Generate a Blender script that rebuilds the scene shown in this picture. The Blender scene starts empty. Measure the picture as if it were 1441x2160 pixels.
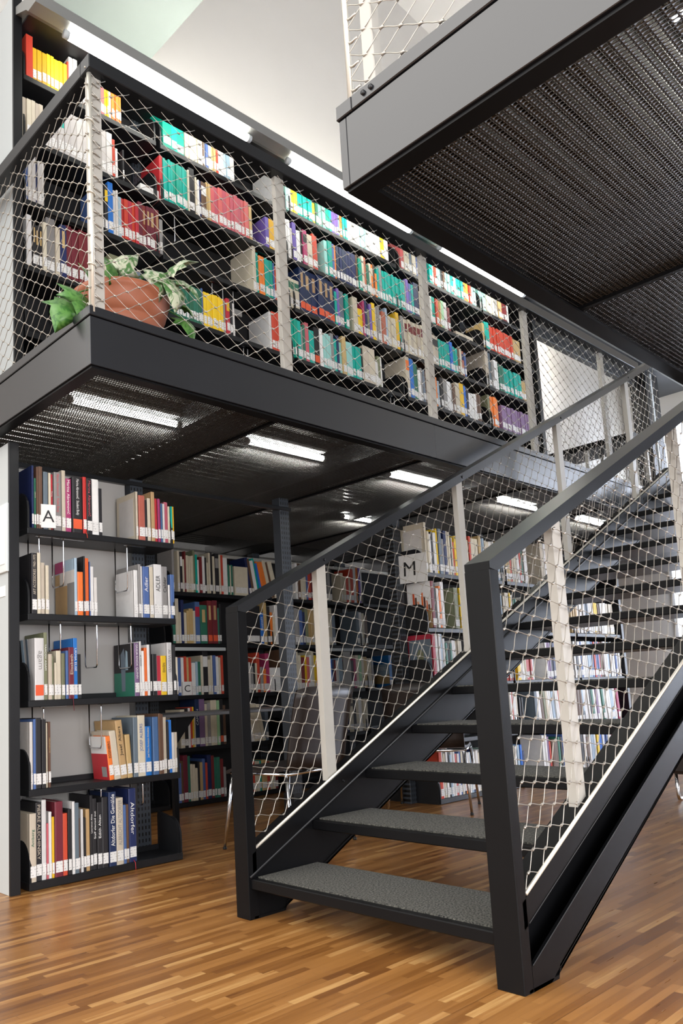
import bpy, math, random
from mathutils import Vector, Matrix, Euler

# The place was measured in units of the camera height; K turns those units into metres.
K = 0.8
COL = bpy.context.scene.collection
rnd = random.Random(7)
ORG = {}

# ------------------------------------------------------------------ materials
def newmat(name):
    m = bpy.data.materials.new(name); m.use_nodes = True
    nt = m.node_tree; b = nt.nodes['Principled BSDF']
    return m, nt, b

def mat(name, col, rough=.5, metal=0., var=.12, scale=9., spec=.5, bump=0., rand=0.):
    m, nt, b = newmat(name); N = nt.nodes; L = nt.links
    tc = N.new('ShaderNodeTexCoord'); no = N.new('ShaderNodeTexNoise'); no.inputs['Scale'].default_value = scale; no.inputs['Detail'].default_value = 4
    L.new(tc.outputs['Object'], no.inputs['Vector'])
    mr = N.new('ShaderNodeMapRange'); mr.inputs[3].default_value = 1-var; mr.inputs[4].default_value = 1+var
    L.new(no.outputs['Fac'], mr.inputs[0])
    hs = N.new('ShaderNodeHueSaturation'); hs.inputs['Color'].default_value = (*col, 1)
    if rand:
        oi = N.new('ShaderNodeObjectInfo'); r2 = N.new('ShaderNodeMapRange'); r2.inputs[3].default_value = 1-rand; r2.inputs[4].default_value = 1+rand
        L.new(oi.outputs['Random'], r2.inputs[0]); mu = N.new('ShaderNodeMath'); mu.operation = 'MULTIPLY'
        L.new(mr.outputs[0], mu.inputs[0]); L.new(r2.outputs[0], mu.inputs[1]); L.new(mu.outputs[0], hs.inputs['Value'])
        r3 = N.new('ShaderNodeMapRange'); r3.inputs[3].default_value = .5-rand*.08; r3.inputs[4].default_value = .5+rand*.08
        L.new(oi.outputs['Random'], r3.inputs[0]); L.new(r3.outputs[0], hs.inputs['Hue'])
    else:
        L.new(mr.outputs[0], hs.inputs['Value'])
    L.new(hs.outputs[0], b.inputs['Base Color'])
    b.inputs['Roughness'].default_value = rough; b.inputs['Metallic'].default_value = metal
    b.inputs['Specular IOR Level'].default_value = spec
    if bump:
        bp = N.new('ShaderNodeBump'); bp.inputs['Strength'].default_value = bump; bp.inputs['Distance'].default_value = .003
        L.new(no.outputs['Fac'], bp.inputs['Height']); L.new(bp.outputs[0], b.inputs['Normal'])
    return m

def emis(name, col, s):
    m, nt, b = newmat(name)
    b.inputs['Base Color'].default_value = (.9, .9, .9, 1)
    b.inputs['Emission Color'].default_value = (*col, 1); b.inputs['Emission Strength'].default_value = s
    return m

M = {}
M['steel'] = mat('black_painted_steel', (.0045, .0046, .0052), .38, 0, .25, 5, .15)
M['fascia'] = mat('black_lacquered_plate', (.010, .011, .014), .30, .0, .25, 3, .6)
M['fascia'].node_tree.nodes['Principled BSDF'].inputs['Coat Weight'].default_value = .35
M['fascia'].node_tree.nodes['Principled BSDF'].inputs['Coat Roughness'].default_value = .25
M['deck'] = mat('galvanised_dark_deck', (.22, .22, .215), .20, .8, .15, 5)
M['strand'] = mat('sheet_strand_edges', (.30, .29, .27), .42, .5, .1, 30)
M['shelf'] = mat('black_shelf_enamel', (.008, .0085, .010), .42, 0, .2, 6, .4)
M['rail'] = mat('dark_grey_handrail_paint', (.013, .014, .016), .30, 0, .15, 4, .42)
M['post'] = mat('warm_white_paint', (.45, .43, .385), .45, 0, .06, 14)
M['wire'] = mat('stainless_wire', (.50, .465, .41), .34, .7, .1, 30)
M['chrome'] = mat('chrome', (.75, .76, .78), .12, 1., .04, 10)
M['bright'] = mat('bright_steel_strip', (.72, .69, .60), .35, .5, .08, 20)
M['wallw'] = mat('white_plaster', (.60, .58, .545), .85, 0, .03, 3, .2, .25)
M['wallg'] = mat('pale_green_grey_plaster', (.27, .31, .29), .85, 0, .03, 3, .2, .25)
M['panelw'] = mat('white_panel_laminate', (.50, .53, .53), .5, 0, .02, 3)
M['backing'] = mat('warm_grey_backing', (.36, .35, .33), .6, 0, .04, 4)
M['dark'] = mat('matt_black', (.006, .006, .007), .8, 0, .2, 5)
M['paper'] = mat('white_paper', (.80, .79, .76), .8, 0, .04, 12)
M['pages'] = mat('cream_pages', (.72, .67, .57), .85, 0, .08, 60)
M['ink'] = mat('black_ink', (.01, .01, .01), .6, 0, .1, 10)
M['terra'] = mat('terracotta', (.36, .115, .055), .55, 0, .14, 7)
M['soil'] = mat('dark_soil', (.02, .013, .008), .95, 0, .4, 40, .3, 1.)
M['leather'] = mat('dark_brown_leather', (.020, .014, .012), .42, 0, .2, 12)
M['clear'] = mat('acrylic', (.7, .75, .74), .1, 0, .03, 5)
M['tabletop'] = mat('grey_table_top', (.10, .10, .10), .35, 0, .1, 6)
M['tube'] = emis('fluorescent_tube', (1., .985, .92), 40.)
M['tube2'] = emis('fluorescent_tube_canopy', (1., .985, .90), 21.)
M['tube3'] = emis('added_uplight_glow', (1., .97, .88), 130.)
M['reflector'] = mat('canopy_aluminium', (.26, .26, .25), .45, .35, .05, 5)

PAL = {'r': ('red', (.52, .03, .028)), 'y': ('yellow', (.80, .50, .02)), 'w': ('white', (.74, .73, .71)), 'W': ('off-white', (.60, .57, .54)),
 'p': ('rose pink', (.56, .12, .14)), 'P': ('magenta', (.38, .04, .14)), 'o': ('orange', (.78, .16, .03)), 't': ('teal', (.0, .36, .27)), 'T': ('pale teal', (.28, .56, .50)),
 'c': ('cream', (.60, .53, .41)), 'k': ('brown', (.12, .060, .038)), 'g': ('grey', (.27, .26, .25)), 'B': ('blue', (.07, .14, .32)), 'b': ('bright blue', (.02, .17, .55)),
 'Y': ('tan', (.50, .33, .15)), 'l': ('light blue', (.35, .47, .56)), 'G': ('dark green', (.025, .15, .09)), 'v': ('violet', (.16, .10, .40)), 'V': ('purple', (.20, .12, .24)),
 's': ('slate grey', (.14, .18, .22)), 'n': ('navy', (.012, .025, .085)), 'm': ('maroon', (.17, .020, .030)), 'O': ('patterned red', (.45, .12, .08)), 'e': ('olive', (.20, .21, .12)),
 'x': ('black', (.018, .017, .019)), 'L': ('pale green', (.30, .50, .28))}
for k_, (n_, c_) in PAL.items():
    M['bk_'+k_] = mat('book_cloth_'+n_.replace(' ', '_').replace('-', '_'), c_, .5, 0, .10, 25, .4, 0, .16)
M['orange_label'] = mat('orange_red_label', (.75, .10, .03), .6, 0, .05, 20)

def label_mat():
    m, nt, b = newmat('call_number_label'); N = nt.nodes; L = nt.links
    tc = N.new('ShaderNodeTexCoord'); sp = N.new('ShaderNodeSeparateXYZ'); L.new(tc.outputs['Object'], sp.inputs[0])
    w = N.new('ShaderNodeTexWave'); w.bands_direction = 'Z'; w.inputs['Scale'].default_value = 26; w.inputs['Distortion'].default_value = 0
    L.new(tc.outputs['Object'], w.inputs['Vector'])
    n = N.new('ShaderNodeTexNoise'); n.inputs['Scale'].default_value = 260; L.new(tc.outputs['Object'], n.inputs['Vector'])
    a = N.new('ShaderNodeMath'); a.operation = 'MULTIPLY'; L.new(w.outputs['Fac'], a.inputs[0]); L.new(n.outputs['Fac'], a.inputs[1])
    g = N.new('ShaderNodeMath'); g.operation = 'GREATER_THAN'; g.inputs[1].default_value = .53; L.new(a.outputs[0], g.inputs[0])
    mx = N.new('ShaderNodeMix'); mx.data_type = 'RGBA'; mx.inputs[6].default_value = (.78, .77, .74, 1); mx.inputs[7].default_value = (.12, .12, .12, 1)
    L.new(g.outputs[0], mx.inputs[0]); L.new(mx.outputs[2], b.inputs['Base Color']); b.inputs['Roughness'].default_value = .6
    return m
M['sticker'] = label_mat()

def carpet_mat():
    m, nt, b = newmat('charcoal_fleck_carpet'); N = nt.nodes; L = nt.links
    tc = N.new('ShaderNodeTexCoord'); v = N.new('ShaderNodeTexNoise'); v.inputs['Scale'].default_value = 170; v.inputs['Detail'].default_value = 4
    L.new(tc.outputs['Object'], v.inputs['Vector'])
    r = N.new('ShaderNodeValToRGB'); r.color_ramp.elements[0].position = .36; r.color_ramp.elements[0].color = (.006, .0065, .006, 1)
    r.color_ramp.elements[1].position = .68; r.color_ramp.elements[1].color = (.13, .125, .105, 1)
    L.new(v.outputs['Fac'], r.inputs[0]); L.new(r.outputs[0], b.inputs['Base Color']); b.inputs['Roughness'].default_value = .95
    bp = N.new('ShaderNodeBump'); bp.inputs['Strength'].default_value = .9; bp.inputs['Distance'].default_value = .004
    L.new(v.outputs['Fac'], bp.inputs['Height']); L.new(bp.outputs[0], b.inputs['Normal'])
    return m
M['carpet'] = carpet_mat()

def math_(nt, op, a, b=None, c=None):
    n = nt.nodes.new('ShaderNodeMath'); n.operation = op
    for i, v in enumerate((a, b, c)):
        if v is None: continue
        if hasattr(v, 'links') or hasattr(v, 'is_linked'): nt.links.new(v, n.inputs[i])
        else: n.inputs[i].default_value = v
    return n.outputs[0]

def parquet():
    m, nt, b = newmat('finger_parquet_oak'); N = nt.nodes; L = nt.links
    tc = N.new('ShaderNodeTexCoord'); sp = N.new('ShaderNodeSeparateXYZ'); L.new(tc.outputs['Object'], sp.inputs[0])
    X, Y = sp.outputs[0], sp.outputs[1]
    W_, LEN = .026, .30
    row = math_(nt, 'FLOOR', math_(nt, 'DIVIDE', Y, W_))
    wn = N.new('ShaderNodeTexWhiteNoise'); wn.noise_dimensions = '1D'; L.new(row, wn.inputs['W'])
    xs = math_(nt, 'DIVIDE', math_(nt, 'ADD', X, math_(nt, 'MULTIPLY', wn.outputs['Value'], LEN*3)), LEN)
    colm = math_(nt, 'FLOOR', xs)
    cb = N.new('ShaderNodeCombineXYZ'); L.new(colm, cb.inputs[0]); L.new(row, cb.inputs[1])
    w2 = N.new('ShaderNodeTexWhiteNoise'); w2.noise_dimensions = '2D'; L.new(cb.outputs[0], w2.inputs['Vector'])
    # grain stretched along the strip
    mp = N.new('ShaderNodeMapping'); mp.inputs['Scale'].default_value = (3.5, 60, 1); L.new(tc.outputs['Object'], mp.inputs[0])
    off = N.new('ShaderNodeVectorMath'); off.operation = 'ADD'; L.new(mp.outputs[0], off.inputs[0]); 
    sc = N.new('ShaderNodeVectorMath'); sc.operation = 'SCALE'; sc.inputs['Scale'].default_value = 40; L.new(w2.outputs['Color'], sc.inputs[0]); L.new(sc.outputs[0], off.inputs[1])
    g = N.new('ShaderNodeTexNoise'); g.inputs['Scale'].default_value = 1.6; g.inputs['Detail'].default_value = 6; L.new(off.outputs[0], g.inputs['Vector'])
    big = N.new('ShaderNodeTexNoise'); big.inputs['Scale'].default_value = 2.2; L.new(tc.outputs['Object'], big.inputs['Vector'])
    t = math_(nt, 'ADD', math_(nt, 'MULTIPLY', w2.outputs['Value'], .62), math_(nt, 'MULTIPLY', g.outputs['Fac'], .42))
    t = math_(nt, 'ADD', t, math_(nt, 'MULTIPLY', math_(nt, 'SUBTRACT', big.outputs['Fac'], .5), .25))
    r = N.new('ShaderNodeValToRGB'); cr = r.color_ramp
    cr.elements[0].position = .10; cr.elements[0].color = (.11, .038, .010, 1)
    cr.elements[1].position = .95; cr.elements[1].color = (.56, .33, .125, 1)
    e = cr.elements.new(.35); e.color = (.215, .088, .021, 1)
    e = cr.elements.new(.70); e.color = (.33, .150, .042, 1)
    L.new(t, r.inputs[0])
    # seams
    fy = math_(nt, 'FRACT', math_(nt, 'DIVIDE', Y, W_)); fx = math_(nt, 'FRACT', xs)
    sy = math_(nt, 'LESS_THAN', fy, .035); sx = math_(nt, 'LESS_THAN', fx, .004)
    tile = math_(nt, 'LESS_THAN', math_(nt, 'FRACT', math_(nt, 'DIVIDE', Y, W_*8)), .01)
    s = math_(nt, 'MAXIMUM', math_(nt, 'MAXIMUM', math_(nt, 'MULTIPLY', sy, .5), math_(nt, 'MULTIPLY', sx, .8)), tile)
    mx = N.new('ShaderNodeMix'); mx.data_type = 'RGBA'; mx.inputs[7].default_value = (.06, .024, .008, 1)
    L.new(math_(nt, 'MULTIPLY', s, .6), mx.inputs[0]); L.new(r.outputs[0], mx.inputs[6]); L.new(mx.outputs[2], b.inputs['Base Color'])
    b.inputs['Roughness'].default_value = .30; b.inputs['Specular IOR Level'].default_value = .45
    rr = N.new('ShaderNodeMapRange'); rr.inputs[3].default_value = .22; rr.inputs[4].default_value = .40; L.new(g.outputs['Fac'], rr.inputs[0]); L.new(rr.outputs[0], b.inputs['Roughness'])
    bp = N.new('ShaderNodeBump'); bp.inputs['Strength'].default_value = .12; bp.inputs['Distance'].default_value = .001
    L.new(g.outputs['Fac'], bp.inputs['Height']); L.new(bp.outputs[0], b.inputs['Normal'])
    return m
M['parquet'] = parquet()

def perforated(px=.0112, py=.0165):
    """black expanded-metal sheet: staggered real openings cut by alpha"""
    m, nt, b = newmat('perforated_black_sheet'); N = nt.nodes; L = nt.links
    tc = N.new('ShaderNodeTexCoord'); sp = N.new('ShaderNodeSeparateXYZ'); L.new(tc.outputs['Object'], sp.inputs[0])
    u = math_(nt, 'DIVIDE', sp.outputs[0], px); v = math_(nt, 'DIVIDE', sp.outputs[1], py)
    row = math_(nt, 'FLOOR', v)
    sh = math_(nt, 'MULTIPLY', math_(nt, 'MODULO', math_(nt, 'ABSOLUTE', row), 2.0), .5)
    fu = math_(nt, 'SUBTRACT', math_(nt, 'FRACT', math_(nt, 'ADD', u, sh)), .5)
    fv = math_(nt, 'SUBTRACT', math_(nt, 'FRACT', v), .5)
    d = math_(nt, 'ADD', math_(nt, 'POWER', math_(nt, 'DIVIDE', math_(nt, 'ABSOLUTE', fu), .33), 2.0), math_(nt, 'POWER', math_(nt, 'DIVIDE', math_(nt, 'ABSOLUTE', fv), .36), 2.0))
    hole = math_(nt, 'LESS_THAN', d, 1.0)
    b.inputs['Base Color'].default_value = (.045, .043, .040, 1); b.inputs['Metallic'].default_value = .55; b.inputs['Roughness'].default_value = .34
    bp = N.new('ShaderNodeBump'); bp.inputs['Strength'].default_value = .7; bp.inputs['Distance'].default_value = .003
    L.new(d, bp.inputs['Height']); L.new(bp.outputs[0], b.inputs['Normal'])
    al = math_(nt, 'SUBTRACT', 1.0, hole); L.new(al, b.inputs['Alpha'])
    return m
M['perf'] = perforated()

def slotted():
    m, nt, b = newmat('slotted_upright'); N = nt.nodes; L = nt.links
    tc = N.new('ShaderNodeTexCoord'); sp = N.new('ShaderNodeSeparateXYZ'); L.new(tc.outputs['Object'], sp.inputs[0])
    fz = math_(nt, 'FRACT', math_(nt, 'DIVIDE', sp.outputs[2], .032))
    fx = math_(nt, 'FRACT', math_(nt, 'DIVIDE', math_(nt, 'ADD', sp.outputs[0], 100.0), .020))
    a = math_(nt, 'MULTIPLY', math_(nt, 'GREATER_THAN', fz, .45), math_(nt, 'LESS_THAN', math_(nt, 'ABSOLUTE', math_(nt, 'SUBTRACT', fx, .5)), .2))
    mx = N.new('ShaderNodeMix'); mx.data_type = 'RGBA'; mx.inputs[6].default_value = (.035, .042, .052, 1); mx.inputs[7].default_value = (.002, .002, .002, 1)
    L.new(a, mx.inputs[0]); L.new(mx.outputs[2], b.inputs['Base Color']); b.inputs['Roughness'].default_value = .4
    return m
M['slotted'] = slotted()

def leafmat(name, a, bcol, amt):
    m, nt, b = newmat(name); N = nt.nodes; L = nt.links
    tc = N.new('ShaderNodeTexCoord'); mp = N.new('ShaderNodeMapping'); mp.inputs['Scale'].default_value = (16, 16, 16); L.new(tc.outputs['Object'], mp.inputs[0])
    no = N.new('ShaderNodeTexNoise'); no.inputs['Scale'].default_value = 1.6; no.inputs['Detail'].default_value = 5; no.inputs['Distortion'].default_value = 1.4; L.new(mp.outputs[0], no.inputs['Vector'])
    r = N.new('ShaderNodeValToRGB'); r.color_ramp.elements[0].position = amt-.06; r.color_ramp.elements[1].position = amt+.06
    r.color_ramp.elements[0].color = (*a, 1); r.color_ramp.elements[1].color = (*bcol, 1)
    L.new(no.outputs['Fac'], r.inputs[0]); L.new(r.outputs[0], b.inputs['Base Color']); b.inputs['Roughness'].default_value = .45
    return m
M['leaf'] = leafmat('green_leaf', (.035, .13, .02), (.09, .23, .045), .5)
M['leafv'] = leafmat('variegated_leaf', (.06, .17, .04), (.52, .55, .40), .50)

def curtain_mat():
    m, nt, b = newmat('white_sheer_curtain'); N = nt.nodes; L = nt.links
    d = N.new('ShaderNodeBsdfDiffuse'); d.inputs[0].default_value = (.85, .86, .9, 1)
    t = N.new('ShaderNodeBsdfTranslucent'); t.inputs[0].default_value = (.85, .87, .93, 1)
    mx = N.new('ShaderNodeMixShader'); mx.inputs[0].default_value = .6; L.new(d.outputs[0], mx.inputs[1]); L.new(t.outputs[0], mx.inputs[2])
    L.new(mx.outputs[0], nt.nodes['Material Output'].inputs[0])
    return m
M['curtain'] = curtain_mat()

# ------------------------------------------------------------------ mesh helpers
class MB:
    def __init__(s): s.v = []; s.f = []; s.m = []; s.sm = []
    def add(s, vs, fs, mi=0, sm=False):
        o = len(s.v); s.v += [tuple(v) for v in vs]
        for f in fs: s.f.append([o+i for i in f]); s.m.append(mi); s.sm.append(sm)
        return s
    def box(s, x0, x1, y0, y1, z0, z1, mi=0):
        vs = [(x0,y0,z0),(x1,y0,z0),(x1,y1,z0),(x0,y1,z0),(x0,y0,z1),(x1,y0,z1),(x1,y1,z1),(x0,y1,z1)]
        return s.add(vs, [(0,3,2,1),(4,5,6,7),(0,1,5,4),(1,2,6,5),(2,3,7,6),(3,0,4,7)], mi)
    def bbox(s, x0, x1, y0, y1, z0, z1, b=.004, mi=0):
        """box with chamfered vertical and horizontal edges"""
        vs = []
        for z, i in ((z0, b), (z0+b, 0), (z1-b, 0), (z1, b)):
            a0, a1, c0, c1 = x0+i, x1-i, y0+i, y1-i
            vs += [(a0+b,c0,z),(a1-b,c0,z),(a1,c0+b,z),(a1,c1-b,z),(a1-b,c1,z),(a0+b,c1,z),(a0,c1-b,z),(a0,c0+b,z)]
        fs = [tuple(range(7,-1,-1)), tuple(range(24,32))]
        for r in range(3):
            for i in range(8):
                j = (i+1) % 8; fs.append((r*8+i, r*8+j, r*8+8+j, r*8+8+i))
        return s.add(vs, fs, mi)
    def mbox(s, mtx, sx, sy, sz, mi=0):
        vs = [mtx @ Vector((a*sx/2, b*sy/2, c*sz/2)) for c in (-1,1) for a, b in ((-1,-1),(1,-1),(1,1),(-1,1))]
        return s.add(vs, [(0,3,2,1),(4,5,6,7),(0,1,5,4),(1,2,6,5),(2,3,7,6),(3,0,4,7)], mi)
    def prism_xz(s, pts, y0, y1, mi=0):
        n = len(pts); vs = [(x,y0,z) for x,z in pts]+[(x,y1,z) for x,z in pts]
        fs = [tuple(range(n)), tuple(range(2*n-1,n-1,-1))]+[(i,i+n,(i+1)%n+n,(i+1)%n) for i in range(n)]
        return s.add(vs, fs, mi)
    def prism_yz(s, pts, x0, x1, mi=0):
        n = len(pts); vs = [(x0,y,z) for y,z in pts]+[(x1,y,z) for y,z in pts]
        fs = [tuple(range(n)), tuple(range(2*n-1,n-1,-1))]+[(i,i+n,(i+1)%n+n,(i+1)%n) for i in range(n)]
        return s.add(vs, fs, mi)
    def tube(s, pts, r, seg=6, mi=0, cap=True):
        pts = [Vector(p) for p in pts]; n = len(pts); vs = []; up = None
        for i, p in enumerate(pts):
            d = (pts[min(i+1,n-1)]-pts[max(i-1,0)])
            if d.length < 1e-9: d = Vector((0,0,1))
            d.normalize()
            if up is None: up = Vector((0,0,1)) if abs(d.z) < .9 else Vector((1,0,0))
            a = d.cross(up).normalized(); bb = a.cross(d).normalized(); up = bb
            rr = r[i] if isinstance(r, (list, tuple)) else r
            for k in range(seg):
                t = 2*math.pi*k/seg; vs.append(p+a*math.cos(t)*rr+bb*math.sin(t)*rr)
        fs = []
        for i in range(n-1):
            for k in range(seg):
                j = (k+1) % seg; fs.append((i*seg+k, i*seg+j, (i+1)*seg+j, (i+1)*seg+k))
        if cap and seg > 2: fs += [tuple(range(seg-1,-1,-1)), tuple(range((n-1)*seg, n*seg))]
        return s.add(vs, fs, mi, True)
    def lathe(s, c, prof, seg=40, mi=0):
        vs = []; n = len(prof)
        for r, z in prof:
            for k in range(seg):
                t = 2*math.pi*k/seg; vs.append((c[0]+r*math.cos(t), c[1]+r*math.sin(t), z))
        fs = [(i*seg+k, i*seg+(k+1)%seg, (i+1)*seg+(k+1)%seg, (i+1)*seg+k) for i in range(n-1) for k in range(seg)]
        return s.add(vs, fs, mi, True)
    def build(s, name, mats, parent=None, origin=None):
        if isinstance(mats, str): mats = [mats]
        me = bpy.data.meshes.new(name)
        if parent is not None: origin = ORG[parent.name]
        elif origin is None:
            xs = [v[0] for v in s.v]; ys = [v[1] for v in s.v]; zs = [v[2] for v in s.v]
            origin = ((min(xs)+max(xs))/2, (min(ys)+max(ys))/2, min(zs))
        ox, oy, oz = origin
        me.from_pydata([((x-ox)*K, (y-oy)*K, (z-oz)*K) for x, y, z in s.v], [], s.f)
        for m_ in mats: me.materials.append(M[m_])
        me.polygons.foreach_set('material_index', s.m); me.polygons.foreach_set('use_smooth', s.sm)
        me.update()
        o = bpy.data.objects.new(name, me); COL.objects.link(o)
        if parent is not None: o.parent = parent
        else: o.location = (ox*K, oy*K, oz*K)
        ORG[o.name] = origin
        return o

def tag(o, label, cat, group=None, kind=None):
    if label: o['label'] = label
    if cat: o['category'] = cat
    if group: o['group'] = group
    if kind: o['kind'] = kind
    return o
def thing(name, loc, label, cat, group=None):
    o = bpy.data.objects.new(name, None); COL.objects.link(o); o.empty_display_size = .05
    o.location = (loc[0]*K, loc[1]*K, loc[2]*K); ORG[o.name] = tuple(loc)
    return tag(o, label, cat, group)
def struct(name, mb, m_, origin=None):
    o = mb.build(name, m_, None, origin); o['kind'] = 'structure'; return o

def text_mesh(name, body, size_len, size_h, parent, loc, rot, m_, depth=.0004):
    """flat lettering fitted to a length and height (scene units), placed at loc (centre)"""
    cu = bpy.data.curves.new(name, 'FONT'); cu.body = body; cu.size = 1; cu.align_x = 'CENTER'; cu.align_y = 'CENTER'; cu.extrude = .004
    cu.resolution_u = 3
    to = bpy.data.objects.new(name+'_c', cu)
    me = bpy.data.meshes.new_from_object(to)
    bpy.data.objects.remove(to); 
    xs = [v.co.x for v in me.vertices]; ys = [v.co.y for v in me.vertices]
    if not xs: return None
    w = max(xs)-min(xs); h = max(ys)-min(ys); cx = (max(xs)+min(xs))/2; cy = (max(ys)+min(ys))/2
    sx = size_len/w; sy = min(size_h/h, sx*1.5); sx = min(sx, sy*1.35)
    R = rot if isinstance(rot, Matrix) else Euler(rot).to_matrix(); o_ = ORG[parent.name]
    for v in me.vertices:
        p = R @ Vector(((v.co.x-cx)*sx, (v.co.y-cy)*sy, v.co.z*.1))
        v.co = ((p.x+loc[0]-o_[0])*K, (p.y+loc[1]-o_[1])*K, (p.z+loc[2]-o_[2])*K)
    me.materials.clear(); me.materials.append(M[m_]); me.name = name
    o = bpy.data.objects.new(name, me); COL.objects.link(o); o.parent = parent; ORG[o.name] = o_
    return o

def net(name, parent, P0, U, W, poly, r=.0019, LU=.138, LW=.088):
    """stainless cable net: wavy wires meeting at ferrules, kept where an edge lies inside poly (u,w)"""
    P0, U, W = Vector(P0), Vector(U).normalized(), Vector(W).normalized(); Nn = U.cross(W)
    us = [p[0] for p in poly]; ws = [p[1] for p in poly]
    def inside(u, w):
        c = False; n = len(poly)
        for i in range(n):
            x1, y1 = poly[i]; x2, y2 = poly[(i+1) % n]
            if (y1 > w) != (y2 > w) and u < (x2-x1)*(w-y1)/(y2-y1)+x1: c = not c
        return c
    mb = MB(); nodes = set()
    i0, i1 = int(min(us)/(LU/2))-1, int(max(us)/(LU/2))+2
    j0, j1 = int(min(ws)/(LW/2))-1, int(max(ws)/(LW/2))+2
    for i in range(i0, i1):
        for j in range(j0, j1):
            if (i+j) % 2: continue
            u0, w0 = i*LU/2, j*LW/2
            for sgn in (1, -1):
                u1, w1 = u0+LU/2, w0+sgn*LW/2
                if not inside((u0+u1)/2, (w0+w1)/2): continue
                pts = []
                for t in (0, .16, .36, .5, .64, .84, 1):
                    e = .62*t*t*(3-2*t)+.38*t; pts.append(P0+U*(u0+(u1-u0)*t)+W*(w0+(w1-w0)*e)+Nn*(.003*sgn*(1-2*t)))
                mb.tube(pts, r, 4, 0, False)
                nodes.add((i, j)); nodes.add((i+1, j+sgn))
    for i, j in nodes:
        u0, w0 = i*LU/2, j*LW/2; c = P0+U*u0+W*w0
        mb.tube([c-U*.007, c+U*.007],   .0048, 6, 0, True)
    return mb.build(name, 'wire', parent)
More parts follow.
